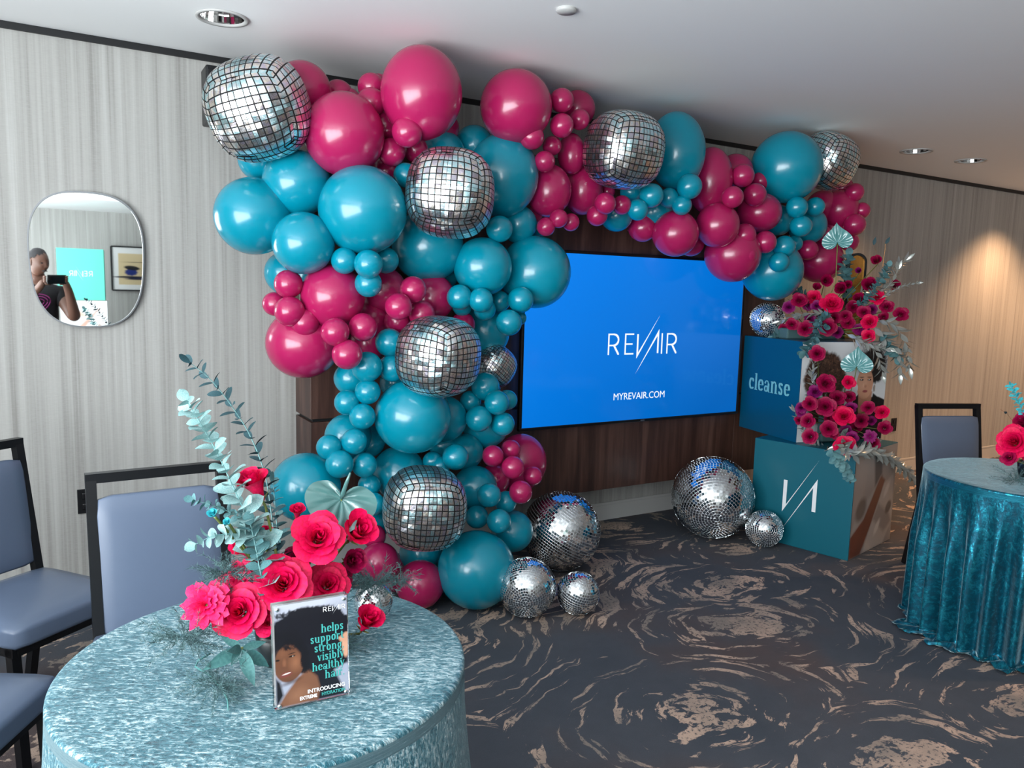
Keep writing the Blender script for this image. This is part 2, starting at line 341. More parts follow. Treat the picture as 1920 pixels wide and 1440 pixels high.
# ---- printed pictures (colour attribute on a fine grid) ----
class Paint:
    def __init__(s, nx, ny, asp, bg):
        s.nx, s.ny = nx, ny; s.x, s.y = np.meshgrid(np.linspace(0, asp, nx), np.linspace(0, 1, ny)); s.c = np.zeros((ny, nx, 3)) + np.array(lin(bg)); s.px = 1/ny
        s.rng = np.random.RandomState(3)
    def put(s, a, rgb): a = np.clip(a, 0, 1)[..., None]; s.c = s.c*(1-a) + np.array(lin(rgb))*a
    def ell(s, cx, cy, rx, ry, rgb, soft=.03, rot=0, alpha=1, rough=0):
        dx, dy = s.x-cx, s.y-cy; ca, sa = math.cos(rot), math.sin(rot); X = (dx*ca+dy*sa)/rx; Y = (-dx*sa+dy*ca)/ry; d = np.sqrt(X*X+Y*Y)
        if rough:
            t = np.arctan2(Y, X); d = d + rough*(np.sin(t*9+1)+np.sin(t*17+2)*.7+np.sin(t*31)*.5+np.sin(t*53+cx*9)*.4)
        s.put((1-d)/soft*alpha if soft > 0 else (d < 1)*alpha, rgb) if alpha == 1 else s.put(np.clip((1-d)/soft, 0, 1)*alpha, rgb)
    def poly(s, P, rgb, soft=.012, alpha=1):
        ins = np.zeros(s.x.shape, bool); dist = np.full(s.x.shape, 9.); k = len(P)
        for i in range(k):
            (x1, y1), (x2, y2) = P[i], P[(i+1) % k]
            cond = ((y1 > s.y) != (y2 > s.y)); ins ^= cond & (s.x < (x2-x1)*(s.y-y1)/((y2-y1) or 1e-9)+x1)
            t = np.clip(((s.x-x1)*(x2-x1)+(s.y-y1)*(y2-y1))/max((x2-x1)**2+(y2-y1)**2, 1e-9), 0, 1)
            dist = np.minimum(dist, np.hypot(s.x-x1-t*(x2-x1), s.y-y1-t*(y2-y1)))
        sd = np.where(ins, dist, -dist); s.put(np.clip(.5+sd/soft, 0, 1)*alpha, rgb)
    def curl(s, cx, cy, rx, ry, rgb, n_=60, r=.012, rot=0):
        for _ in range(n_):
            t = s.rng.rand()*2*PI; q = math.sqrt(s.rng.rand()); s.ell(cx+rx*q*math.cos(t), cy+ry*q*math.sin(t), r*2.2, r*.7, rgb, .5, s.rng.rand()*3, .5)
def picture(name, P, o, u, v, parent, push=None):
    """grid panel: corner o, edge vectors u (right) and v (up), parent-local"""
    o, u, v = Vector(o), Vector(u), Vector(v); nx, ny = P.nx, P.ny
    gx, gy = np.meshgrid(np.linspace(0,1,nx), np.linspace(0,1,ny)); co = np.array(o)+gx[...,None]*np.array(u)+gy[...,None]*np.array(v)
    i = np.arange(nx*ny).reshape(ny, nx); Fc = np.stack([i[:-1,:-1], i[:-1,1:], i[1:,1:], i[1:,:-1]], -1).reshape(-1,4)
    me = bpy.data.meshes.new(name); me.from_pydata(co.reshape(-1,3).tolist(), [], Fc.tolist()); me.materials.append(MATS['print'])
    at2 = me.color_attributes.new('Col', 'FLOAT_COLOR', 'POINT'); buf = np.ones((nx*ny, 4), np.float32); buf[:, :3] = P.c.reshape(-1, 3); at2.data.foreach_set('color', buf.ravel())
    return ob(name, me, parent)
# ------------------------------------------------------------------ room shell
XL, XR, YF = -2.1, 9.5, -8.4
def quad(name, P, m, parent=None): return ob(name, me_new(name, P, [tuple(range(len(P)))], m), parent)
def wall_box(name, lo, hi, m, parent=None, kind='structure'):
    sx, sy, sz = (hi[i]-lo[i] for i in range(3)); o = ob(name, box_me(name, sx, sy, sz, m, 0), parent, [(lo[i]+hi[i])/2 for i in range(3)])
    if kind and parent is None: o['kind'] = kind
    return o
wall_box('floor', (XL-.2, YF-.2, -.1), (XR+.2, .2, 0), 'carpet')
wall_box('wall_back', (XL-.2, 0, 0), (XR+.2, .15, CEIL+.1), 'wallpaper')
wall_box('wall_front', (XL-.2, YF-.15, 0), (XR+.2, YF, CEIL+.1), 'wallpaper')
wall_box('wall_right', (XR, YF, 0), (XR+.15, 0, CEIL+.1), 'wallpaper')
# left wall with a long window opening
wl = MATS['wallpaper']
Vv = []; Ff = []
for lo, hi in (((XL-.12, YF, 0), (XL, 0, .5)), ((XL-.12, YF, 2.5), (XL, 0, CEIL+.1)), ((XL-.12, YF, .5), (XL, -7.5, 2.5)), ((XL-.12, -1.7, .5), (XL, 0, 2.5))):
    x0,y0,z0 = lo; x1,y1,z1 = hi; o = len(Vv)
    Vv += [(x0,y0,z0),(x1,y0,z0),(x1,y1,z0),(x0,y1,z0),(x0,y0,z1),(x1,y0,z1),(x1,y1,z1),(x0,y1,z1)]
    Ff += [tuple(o+i for i in q) for q in ((0,1,2,3),(4,5,6,7),(0,1,5,4),(1,2,6,5),(2,3,7,6),(3,0,4,7))]
tag(ob('wall_left', me_new('wall_left', Vv, Ff, 'wallpaper')), kind='structure')
wn_ = tag(ob('window_1', None, None, (XL-.05, -4.6, 1.5)), kind='structure')
for yy in (-2.9, -1.45, 0, 1.45, 2.9): ob('mullion', box_me('mullion', .05, .05, 2.0, 'black_trim'), wn_, (0, yy, 0))
for zz in (-1, 1): ob('window_rail', box_me('window_rail', .05, 5.85, .05, 'black_trim'), wn_, (0, 0, zz))
# ceiling with round openings for the recessed lights
RL = [(atz(417,33,CEIL), .087, 'round recessed ceiling light above the wall mirror side, chrome inside'),
      (atz(1718,283,CEIL), .092, 'recessed ceiling light right of the foil balloon, left one of the far pair'),
      (atz(1820,301,CEIL), .092, 'recessed ceiling light nearest the right edge, right one of the far pair')]
cu = bpy.data.curves.new('ceiling', 'CURVE'); cu.dimensions = '2D'; cu.fill_mode = 'BOTH'
def spl(pts):
    sp_ = cu.splines.new('POLY'); sp_.points.add(len(pts)-1); sp_.use_cyclic_u = True
    for p_, q_ in zip(sp_.points, pts): p_.co = (q_[0], q_[1], 0, 1)
spl([(XL-.2, -5.2), (XR+.2, -5.2), (XR+.2, .15), (XL-.2, .15)])
for p_, r_, _ in RL: spl([(p_.x+r_*math.cos(t*PI/20), p_.y+r_*math.sin(t*PI/20)) for t in range(40)])
o = bpy.data.objects.new('ceiling', cu); COL.objects.link(o); bpy.context.view_layer.update(); cme = bpy.data.meshes.new_from_object(o); bpy.data.objects.remove(o)
cme.materials.clear(); cme.materials.append(MATS['ceiling_paint']); cl = ob('ceiling', cme, None, (0,0,CEIL)); cl['kind'] = 'structure'
wall_box('ceiling_soffit', (XL-.2, YF, 2.5), (XR+.2, -6.6, CEIL+.1), 'ceiling_paint', cl).location.z -= CEIL
wall_box('ceiling_step', (XL-.2, -6.6, 2.6), (XR+.2, -5.2, CEIL+.1), 'ceiling_paint', cl).location.z -= CEIL
wall_box('ceiling_slab', (XL-.2, -5.2, CEIL+.16), (XR+.2, .15, CEIL+.2), 'ceiling_paint', cl).location.z -= CEIL
wall_box('trim_1', (XL, -.012, CEIL-.03), (XR, 0, CEIL), 'black_trim')
bb = wall_box('baseboard_back', (XL, -.014, 0), (XR, 0, .105), 'white_trim')
ob('baseboard_cap', box_me('baseboard_cap', XR-XL, .008, .02, 'white_trim', .003), bb, (0, -.004, .0625))
# recessed lights
for i, (p_, r_, lab) in enumerate(RL):
    t = thing('recessed_light', p_, lab, 'ceiling light')
    V, Fc = lathe([(r_*1.22,-.001),(r_*1.2,-.007),(r_*1.02,-.006),(r_*.99,.004)], 40); ob('trim_ring', me_new('trim_ring', V, Fc, 'white_trim', True), t)
    V, Fc = lathe([(r_*.985,.001),(r_*.93,.03),(r_*.8,.07),(r_*.55,.105),(r_*.35,.12)], 24); ob('reflector', me_new('reflector', V, Fc, 'chrome'), t)
    V, Fc = lathe([(.001,.075),(.018,.078),(.026,.095),(.03,.12),(.03,.135),(.001,.135)], 16); ob('bulb', me_new('bulb', V, Fc, 'letter_white', True), t)
p_ = atz(1062,17,CEIL); V, Fc = lathe([(.001,-.014),(.036,-.013),(.041,-.006),(.038,0)], 28)
tag(ob('sprinkler_cover', me_new('sprinkler_cover', V, Fc, 'white_trim', True), None, p_), 'small round white cover plate on the ceiling, above the arch', 'cover plate')
# ------------------------------------------------------------------ walnut media wall
WX0, WX1, WZ0, WZ1, WD, GZ = 1.113, at(1462,700,-.28).x, .305, 2.33, -.28, .872
w2 = tag(ob('trim_2', None, None, (0,0,0)), kind='structure')
def board(lo, hi, name='wood_panel'):
    sx, sy, sz = (hi[i]-lo[i] for i in range(3)); return ob(name, box_me(name, sx, sy, sz, 'walnut', .002), w2, [(lo[i]+hi[i])/2 for i in range(3)])
SX = at(1373,840,WD).x
for a, b in ((WX0, SX-.003), (SX+.003, WX1)):
    board((a, WD, WZ0), (b, -.001, GZ-.008)); board((a, WD, GZ+.008), (b, -.001, WZ1))
ob('groove_backing', box_me('groove_backing', WX1-WX0-.03, .24, WZ1-WZ0-.03, 'black_trim', 0), w2, ((WX0+WX1)/2, -.14, (WZ0+WZ1)/2))
# ------------------------------------------------------------------ television
TY = -.36
bl, br, tr = at(978,805,TY), at(1380.8,769.5,TY), at(1395.4,493.4,TY)
tx0, tx1, tz0, tz1 = bl.x, (br.x+tr.x)/2, (bl.z+br.z)/2, tr.z
tw, th = tx1-tx0, tz1-tz0
tv = thing('television', ((tx0+tx1)/2, TY, (tz0+tz1)/2), 'large flat television on the dark wood wall, bright blue screen with white logo', 'television')
bz = .018
for n_, s_, l_ in (('bezel', (tw+2*bz, .03, bz), (0,.012,th/2+bz/2)), ('bezel', (tw+2*bz, .03, bz), (0,.012,-th/2-bz/2)), ('bezel', (bz, .03, th), (-tw/2-bz/2,.012,0)), ('bezel', (bz, .03, th), (tw/2+bz/2,.012,0))):
    ob(n_, box_me(n_, *s_, 'screen_bezel', .003), tv, l_)
ob('housing', box_me('housing', tw*.96, .05, th*.94, 'screen_bezel', .006), tv, (0,.05,0))
ob('screen', box_me('screen', tw, .006, th, 'screen_blue', 0), tv, (0,.004,0))
ob('wall_mount', box_me('wall_mount', .4, .03, .4, 'black_metal', 0), tv, (0,.062,0))
ls = .1115
V, Fc = scaleV(logo(.075), ls*1.1, 0, 0)
lx, lz = at(1141,648,TY).x - tv.location.x, at(1205,645,TY).z - tv.location.z
o = ob('screen_logo', me_new('screen_logo', V, Fc, 'screen_white'), tv, (lx, -.0015, lz-.06), (PI/2,0,0), (1.12,1,1))
p_ = at(1199,741,TY); ob('web_address', text_me('MYREVAIR.COM', .062, 'screen_white', 'CENTER', 0.0), tv, (p_.x-tv.location.x, -.0015, p_.z-tv.location.z-.022), (PI/2,0,0), (.96,1,1))
ob('badge', box_me('badge', .03, .004, .008, 'steel', .001), tv, (.03, -.006, -th/2-bz/2))
# ------------------------------------------------------------------ wall mirror
mc = at(165,488,-.02); mw, mh = .235, .31
def squircle(a, b, k=72, e=2.75):
    P = []
    for i in range(k):
        t = 2*PI*i/k; c_, s_ = math.cos(t), math.sin(t)
        x = math.copysign(abs(c_)**(2/e), c_)*a; z = math.copysign(abs(s_)**(2/e), s_)*b
        P.append((x*(1 + .05*z/b), z))
    return P
mi = thing('wall_mirror', (mc.x, -.02, mc.z), 'rounded mirror in thin silver frame on the striped left wall', 'mirror')
P = squircle(mw-.004, mh-.004); ob('mirror_glass', me_new('mirror_glass', [(x,-.004,z) for x, z in P], [tuple(range(len(P)))], 'glass_mirror'), mi)
V = []; Fc = []; K = 72
for (a, b, y) in ((mw,mh,.02),(mw,mh,-.01),(mw-.006,mh-.006,-.01),(mw-.007,mh-.007,-.003)):
    V += [(x,y,z) for x, z in squircle(a, b)]
for i in range(3):
    for j in range(K): Fc.append((i*K+j, i*K+(j+1)%K, (i+1)*K+(j+1)%K, (i+1)*K+j))
ob('mirror_frame', me_new('mirror_frame', V, Fc, 'steel'), mi)
# ------------------------------------------------------------------ outlets and speaker
def outlet(p, lab, m='black_metal'):
    t = thing('wall_outlet', p, lab, 'outlet'); ob('cover_plate', box_me('cover_plate', .075, .008, .118, m, .002), t, (0,-.004,0))
    for z in (-.026, .026): ob('socket', box_me('socket', .034, .004, .03, 'screen_bezel', .004), t, (0,-.009,z))
outlet(at(162,939,0), 'dark outlet plate on the left wall behind the blue chair backs')
outlet(at(1675,796,0), 'dark outlet plate on the right wall beside the stacked boxes')
sp0 = at(397,182,-.12)
t = thing('wall_speaker', sp0, 'black speaker on the wall behind the top left foil balloon', 'speaker')
ob('cabinet', box_me('cabinet', .13, .14, .26, 'black_metal', .008), t, (.03,.0,0)); ob('bracket', box_me('bracket', .05, .1, .05, 'black_metal', .004), t, (.03,.08,-.02)); ob('grille', box_me('grille', .11, .006, .22, 'screen_bezel', .002), t, (.03,-.072,0))
# ------------------------------------------------------------------ balloons
def balloon_me(m):
    """unit balloon, neck towards +Y"""
    prof = []
    for i in range(27):
        t = PI*i/26; r = math.sin(t); y = -math.cos(t)
        if y > 0: r *= 1 - .07*y*y; y *= 1.05
        prof.append((max(r, .0004), y))
    prof[-1] = (.06, 1.045); prof += [(.04,1.075),(.04,1.095),(.075,1.12),(.06,1.13)]
    V, Fc = lathe(prof, 44); V = [(x, z, -y) for x, y, z in V]
    return me_new('balloon', V, Fc, m, True)
BM = {'T': balloon_me('teal_latex'), 'M': balloon_me('magenta_latex')}
# rows: image centre x, y, radius, radius ratio, layer (0 at the back, 6 in front)
C1 = lambda x, y, r: (360+x*.28125, 60+y*.28125, r*.28125)
C2 = lambda x, y, r: (380+x*.28125, 380+y*.28125, r*.28125)
C3 = lambda x, y, r: (560+x*.28125, 560+y*.28125, r*.28125)
C4 = lambda x, y, r: (480+x*.34375, 800+y*.34375, r*.34375)
C5 = lambda x, y, r: (720+x*.28125, 120+y*.28125, r*.28125)
C6 = lambda x, y, r: (1080+x*.3125, 180+y*.3125, r*.3125)
BL = []
def B(c, f, items):
    for it in items:
        x, y, r, L = it[:4]; k = it[4] if len(it) > 4 else 1
        BL.append((c, *f(x, y, r), L, k))
B('M', C1, [(735,390,170,1.5),(975,425,92,.6),(1045,455,72,.8),(1195,365,85,2.6),(1245,365,75,1.6),(1195,468,90,3.4),(1530,410,257,3.2,1.12),(1015,682,258,3.6,1.03),
   (1435,665,100,5.4),(1280,625,92,3),(1330,800,90,3.6),(1490,785,80,2.6),(1288,930,80,1.8),(1670,640,100,1.2)])
B('T', C1, [(450,850,126,1.6),(698,1006,212,3.4),(410,1228,240,2.8),(1140,1188,285,4.4),(1425,955,80,3.6),(900,940,90,.8)])
B('T', C2, [(672,270,200,3.7),(1500,290,215,2),(945,387,86,4.6),(1105,410,93,5.6),(1220,385,85,3.8),(1105,540,88,5),(560,470,130,1.2),(700,480,100,.8),(1860,590,120,1.4),(1580,480,110,.6)])
B('M', C2, [(865,625,203,3.4),(572,543,92,4.6),(480,675,76,3.4),(580,725,98,5),(680,800,92,3.6),(670,937,218,2.2,.96),(883,862,92,5.2),(1068,830,92,4.8),(963,1012,98,5.4),
   (1120,790,110,1.8),(1110,930,112,1.4),(1200,585,142,1.8),(1525,632,142,2.2),(1403,580,87,4.6),(1305,692,88,5.2),(1460,742,86,4.2),(1295,790,82,3.2),(1735,812,78,3)])
B('T', C3, [(350,530,102,2.4),(455,455,100,4.4),(460,620,83,4.4),(322,692,82,4),(425,785,85,4.6),(605,292,92,4),(622,462,90,4),(760,785,248,4.6,.97),(970,800,145,3),
   (1238,225,150,1.4,1.05),(1072,-10,82,4.2),(1090,52,62,3.2),(1215,10,80,4.8),(1240,72,72,3.8),(1340,18,66,2.8),(1480,8,84,4.4),(1400,160,85,4.8),(1475,130,42,3.2),
   (1245,585,92,3.6),(1320,692,80,4.8),(1390,675,66,3.6),(1145,685,68,3),(1200,800,86,4.4),(1360,835,78,4.4),(1245,845,138,1.8),(1290,585,52,2.4),
   (370,952,84,4.8),(203,990,82,4.4),(272,1103,91,5),(437,1108,82,4.6),(330,918,138,2.2),(470,950,96,1.8),(665,1160,168,2.6),(1045,1055,85,4.8),(895,1085,66,3.6),(945,1115,62,4),
   (1110,1020,110,2.2),(960,975,84,1.6),(1175,1262,142,2.8),(1270,1310,78,5.2),(1380,1355,72,4.2),(470,1245,72,3.4),(495,1368,76,4),(640,560,90,1.2),(300,1000,90,1)])
B('M', C3, [(1295,1048,70,4.2),(1413,1005,64,3.6),(1427,1125,75,4.8),(1562,1182,62,4.2),(1480,1290,76,5),(1478,1090,158,1.6,1.08),(1305,1205,94,2.2)])
B('T', C4, [(1203,780,213,5),(272,330,178,3),(1205,492,61,4),(1325,515,64,5.4),(1398,570,108,3.4),(900,690,105,1.6),(620,540,90,1.6)])
B('M', C4, [(672,742,105,3.4),(645,598,60,2.6),(895,860,118,1),(770,800,90,.8)])
B('T', C5, [(395,592,128,1.4),(600,540,116,1),(790,745,228,3,1.13),(770,1100,86,4.2),(895,1068,112,2.4),(658,1352,190,3.6),(1005,1387,228,2.8),(1010,1100,60,.6)])
B('M', C5, [(880,285,227,3,1),(1185,243,78,4.6),(1303,370,66,3.8),(1185,410,77,4.8),(985,487,80,4.8),(1120,545,62,3.6),(1070,650,68,4.6),(1250,600,88,2.6,1.45),(1288,300,108,1.4),
   (1098,845,142,3,1.16),(1325,840,118,2,1.25),(1165,1030,60,4.2),(1080,1085,60,3.8),(1245,1055,57,3.6),(1000,1010,52,1.6),(1475,930,70,4.6),(1585,940,62,4),(1420,1010,68,3.6),(1490,850,46,2)])
B('T', C6, [(600,330,165,2.8,1.32),(453,597,70,4.6),(558,612,58,3.6),(680,543,74,4.6),(635,655,58,4.2),(370,683,62,4.4),(330,575,62,3),(243,715,88,1.4),(475,690,98,1.6),
   (1262,428,204,4),(1325,668,62,5.2),(1435,665,55,4.8),(1350,780,62,5.2),(1213,745,82,2.4),(1390,778,106,3),(1250,903,63,5),(1312,885,46,4),(1218,997,58,5.2),(1150,925,62,3),(1178,1048,170,3.2)])
B('M', C6, [(805,510,118,2.4,1.5),(955,455,95,1.2),(1000,478,67,4.8),(1108,510,53,3.6),(940,607,63,4.8),(1073,593,67,5),(1100,700,128,3.8,.9),(848,775,127,3.6,1.02),(597,825,130,3.2),
   (400,790,76,1.4),(690,880,72,1.2),(940,950,157,2.8),(1010,835,68,5),(1135,877,65,5.2),(1020,955,63,5.2),
   (1580,680,108,2.6),(1480,660,84,1.8),(1600,550,56,1.6),(1672,578,53,3.8),(1715,687,47,3.8),(1672,772,63,4.2),(1640,875,53,3.4),(1545,800,100,1.8),(1485,830,46,3.4),
   (1392,923,58,3.8),(1500,895,62,2.6),(1460,985,124,2.2,.97)])
# foil balloons: x, y, radius, layer, yaw, pitch, roll, label, short name
FOIL = [(486,204,90,4.4,-20,24,-14,'large silver foil disco balloon at the arch top left corner, beside the wall speaker','the top left foil balloon'),
 (844.5,363,80,6.2,-6,-4,3,'silver foil disco balloon on the arch shoulder, with white crease across it','the creased foil balloon'),
 (822,668,73,6.4,-34,2,5,'silver foil disco balloon at mid height of the left column, one square corner forward','the mid column foil balloon'),
 (796,952,75,6.2,10,2,4,'lowest silver foil disco balloon of the left column, above the big teal floor balloon','the lowest foil balloon'),
 (1169,282,69,5.2,34,8,3,'silver foil disco balloon in the arch directly above the television','the foil balloon above the television'),
 (1551,302,50,2.6,-44,-14,18,'silver foil disco balloon touching the ceiling at the arch right end','the far right foil balloon'),
 (926,686,38,2.4,38,0,38,'small half hidden foil disco balloon between column and television edge','the half hidden foil balloon')]
def base_Y(x, y):
    b = -.40
    if y > 880: b -= (y-880)/200*.10
    if x > 1380: b += .10
    elif x < 560: b += .12
    return b
def place(x, y, r, L, step=.088, k=1):
    Y = base_Y(x, y) - L*step; P = at(x, y, Y)
    for _ in range(60):
        R = px(r, P)
        if P.z + R*max(k,1)*1.06 > CEIL-.003 or P.z - R < .004 and y < 1000: P = CAM + (P-CAM)*.985
        else: break
    for _ in range(80):   # resting on the floor
        R = px(r, P)
        if P.z - R < .003: P = CAM + (P-CAM)*.99
        else: break
    return P, px(r, P)
def compass(dx, dy):
    a = math.degrees(math.atan2(-dy, dx)) % 360
    return ['right of','above right of','above','above left of','left of','below left of','below','below right of'][int((a+22.5)//45) % 8]
LM = [(f[0], f[1], f[8]) for f in FOIL] + [(1395,490,"the television's top right corner"), (555,790,'the wood panel left edge'), (985,700,"the television's left edge"), (1052,995,'the big floor mirror ball'), (1570,447,'the upright aqua anthurium'), (790,172,'the tallest magenta balloon')]
def auto_labels(items, noun):
    """items: list of (x, y, prefix); returns labels naming the nearest landmark, the side and the rank"""
    info = []
    for x, y, pre in items:
        l_ = min(LM, key=lambda q: math.hypot(q[0]-x, q[1]-y)); d = math.hypot(l_[0]-x, l_[1]-y)
        w_ = 'touching' if d < 1 else compass(x-l_[0], y-l_[1]); info.append((pre, w_, l_[2], d))
    out = [None]*len(items); groups = {}
    for i, t in enumerate(info): groups.setdefault(t[:3], []).append(i)
    names = ['nearest','second nearest','third nearest','fourth nearest','fifth nearest','sixth nearest']
    for k, idx in groups.items():
        idx.sort(key=lambda i: info[i][3])
        for r_, i in enumerate(idx):
            if len(idx) == 1: out[i] = f'{k[0]} {noun} {k[1]} {k[2]}'
            else: out[i] = f'{k[0]} {noun}, {names[r_] if r_ < 6 else str(r_+1)+"th nearest"} {k[1]} {k[2]}'
    return out
def sizeword(r): return 'large' if r >= 48 else 'medium' if r >= 30 else 'small'
it = [(x, y, sizeword(r)+(' teal' if c == 'T' else ' magenta')) for c, x, y, r, L, k in BL]
it = [((x, y, 'big floor teal') if (abs(x-893) < 5 and y > 1050) else (x, y, p_)) for x, y, p_ in it]
for (c, x, y, r, L, k), lab in zip(BL, auto_labels(it, 'balloon')):
    r *= 1.12 if L <= 2.4 else 1.06 if L <= 3.4 else 1.03
    big_floor = abs(x-893) < 5 and y > 1050
    P, R = place(x, y, r, L, .088, k) if not big_floor else (None, None)
    o = ob('balloon', BM[c], None, P or (0,0,0), (random.uniform(-.3,.5), random.uniform(-.3,.3), random.uniform(-.5,.5)) if k == 1 else (random.uniform(-.1,.1),0,random.uniform(-.2,.2)), (R or 1, R or 1, (R or 1)*k))
    tag(o, lab if abs(x-790) > 4 or abs(y-175) > 8 else 'large magenta balloon pressed against the ceiling, the tallest one', 'balloon', ('teal' if c == 'T' else 'magenta')+' balloons of the arch')
# the big teal balloon standing on the floor
bo = [o for o in bpy.data.objects if o.get('label', '').startswith('big floor teal')][0]
def on_floor(x, y, r, z0=0.0):
    v = ray(x, y).normalized(); a = r/F*(v.dot(fw)); t = (CAM.z-z0)/(-v.z + a); return CAM+v*t, a*t
C4b = (480+1203*.34375, 800+780*.34375, 73)
P, R = on_floor(*C4b); bo.location = P; bo.scale = (R,)*3; bo.rotation_euler = (.2,0,.1); bo['label'] = 'large teal balloon resting on the carpet, in front of the mirror balls'
def foil_me():
    n_ = 14; V = []; Fc = []; uv = []
    for f in range(6):
        for i in range(n_+1):
            for j in range(n_+1):
                u, v = 2*i/n_-1, 2*j/n_-1; p_ = [0,0,0]; ax = f//2; sg = 1 if f % 2 else -1
                u2, v2 = math.tan(u*PI/4), math.tan(v*PI/4)
                p_[ax] = sg; p_[(ax+1) % 3] = u2; p_[(ax+2) % 3] = v2*sg
                p_ = Vector(p_); e = 2.55; nn = (abs(p_.x)**e+abs(p_.y)**e+abs(p_.z)**e)**(1/e); p2 = p_/nn
                # puckered seams along the cube edges
                ed = max(abs(u), abs(v)); s_ = 1.06 - .02*max(0, (ed-.9)/.1)*(1+math.sin((u+v)*40)*.5)
                V.append(p2*s_); uv.append((u, v, f))
        o0 = f*(n_+1)**2
        for i in range(n_):
            for j in range(n_):
                a = o0+i*(n_+1)+j; Fc.append((a, a+n_+1, a+n_+2, a+1))
    me = me_new('foil_balloon', V, Fc, 'disco_foil', True); ul = me.uv_layers.new(name='UVMap')
    for lp in me.loops: ul.data[lp.index].uv = uv[lp.vertex_index][:2]
    return me
FM = foil_me()
TAB = None
for x, y, r, L, yw, pt, rl, lab, _ in FOIL:
    P, R = place(x, y, r*.97, L); base = -math.degrees(math.atan2(P.x, P.y-CAM.y))
    o = ob('foil_balloon', FM, None, P, (math.radians(pt), math.radians(rl), math.radians(base+yw)), R); tag(o, lab, 'foil balloon', 'foil disco balloons')
# ------------------------------------------------------------------ mirror balls
def ball_me(rows):
    V = []; Fc = []; st = PI/rows; rg = random.Random(rows)
    for i in range(rows):
        t = st*(i+.5); n_ = max(3, int(round(2*rows*math.sin(t)))); ph = rg.random()
        for j in range(n_):
            a = 2*PI*(j+ph)/n_; nr = Vector((math.sin(t)*math.cos(a), math.sin(t)*math.sin(a), math.cos(t)))
            e1 = Vector((-math.sin(a), math.cos(a), 0)); e2 = e1.cross(nr)*-1
            w_ = .86*st/2*(2*PI*math.sin(t)/n_/st); h_ = .80*st/2
            nr2 = (nr + e1*rg.gauss(0,.045) + e2*rg.gauss(0,.045)).normalized(); e1 = (e1-nr2*e1.dot(nr2)).normalized(); e2 = nr2.cross(e1)
            o = len(V); c_ = nr
            for k_, s_ in ((1, 1.0), (0, .965)):
                for sx_, sy_ in ((-1,-1),(1,-1),(1,1),(-1,1)): V.append(c_*s_ + e1*w_*sx_ + e2*h_*sy_)
            Fc += [(o,o+1,o+2,o+3),(o,o+4,o+5,o+1),(o+1,o+5,o+6,o+2),(o+2,o+6,o+7,o+3),(o+3,o+7,o+4,o)]
    return me_new('mirror_tiles', V, Fc, 'mirror_tile')
BTM = {k: ball_me(k) for k in (44, 36, 26)}
V, Fc = lathe([(max(.001,math.sin(PI*i/24)*.985), -math.cos(PI*i/24)*.985) for i in range(25)], 48); CORE = me_new('ball_core', V, Fc, 'grout_grey', True)
V, Fc = lathe([(.05,.95),(.075,1.0),(.06,1.02),(.001,1.02)], 16); CAPM = me_new('hanging_cap', V, Fc, 'steel', True)
def mirror_ball(P, R, rows, axis, lab):
    t = thing('mirror_ball', P, lab, 'mirror ball', 'mirror tiled disco balls', look(axis))
    t.rotation_mode = 'QUATERNION'
    o = ob('mirror_tiles', BTM[rows], t, scale=R); o['kind'] = 'stuff'; ob('core', CORE, t, scale=R); ob('hanging_cap', CAPM, t, scale=R*.98); return t
def vdir(P, a, b):   # direction tilted from the view: a right, b up
    d = (CAM-P).normalized(); return d + RT*a - DN*b
P, R = on_floor(1336,932,76); mirror_ball(P, R, 44, -vdir(P, .1, -.55), 'large mirror ball on the carpet left of the stacked teal box')
P, R = on_floor(1433,991,34); mirror_ball(P, R, 26, -vdir(P, .3, -.1), 'smallest mirror ball leaning against the teal box with white slash logo')
P, R = on_floor(1052,995,74); mirror_ball(P, R, 44, Vector((.45,-.3,.9)), 'large mirror ball behind two smaller ones, beside the balloon column')
P, R = on_floor(988,1101,55); mirror_ball(P, R, 36, -vdir(P, -.05, -.55), 'medium mirror ball on the carpet touching the big teal balloon')
P, R = on_floor(1084,1112,40); mirror_ball(P, R, 26, Vector((.1,-.35,.9)), 'small mirror ball at the front right of the left group')
# ------------------------------------------------------------------ stacked display boxes
def cube_box(N0, ang, sz, z0, lab, name='display_box'):
    """near corner N0 (x,y); u goes right, v goes away-left"""
    t = thing(name, (N0[0], N0[1], z0), lab, 'box', None, (0,0,ang))
    return t
BS = .65
# lower box
lo_t = cube_box((4.045,-1.332), math.radians(13), BS, 0, 'lower teal display box with white slash logo, standing on the carpet')
ob('carton', box_me('carton', BS, BS, BS, 'board_teal', .003, c=(BS/2, BS/2, BS/2)), lo_t)
P_ = Paint(120, 120, 1.0, (140,136,134))
P_.ell(.5,.95,.9,.35,(166,164,162),.8); P_.poly([(.42,1),(.6,1),(.66,.72),(.7,.3),(.62,.28),(.5,.6)], (58,74,84), .05); P_.poly([(0,0),(0,.22),(.28,.35),(.62,.72),(.74,.66),(.5,.3),(.25,0)], (104,58,42), .03)
P_.poly([(.0,.22),(.28,.35),(.6,.7),(.66,.74),(.4,.55),(.1,.42)], (150,150,150), .04); P_.poly([(.3,0),(.5,.3),(.72,.62),(.95,.7),(1,.2),(.8,0)], (168,164,160), .03); P_.poly([(.5,.3),(.62,.44),(.9,.3),(1,.2),(.8,.12)], (134,130,128), .05)
P_.ell(.2,.45,.16,.12,(70,66,62),.4,.6,.8); P_.ell(.88,.36,.1,.07,(60,56,52),.4,.5,.8); P_.ell(.62,.2,.12,.05,(196,194,190),.5,.8,.9); P_.ell(.8,.55,.12,.05,(190,188,186),.5,.8,.9)
picture('photo_print', P_, (.004,-.0015,.004), (BS-.008,0,0), (0,0,BS-.008), lo_t)
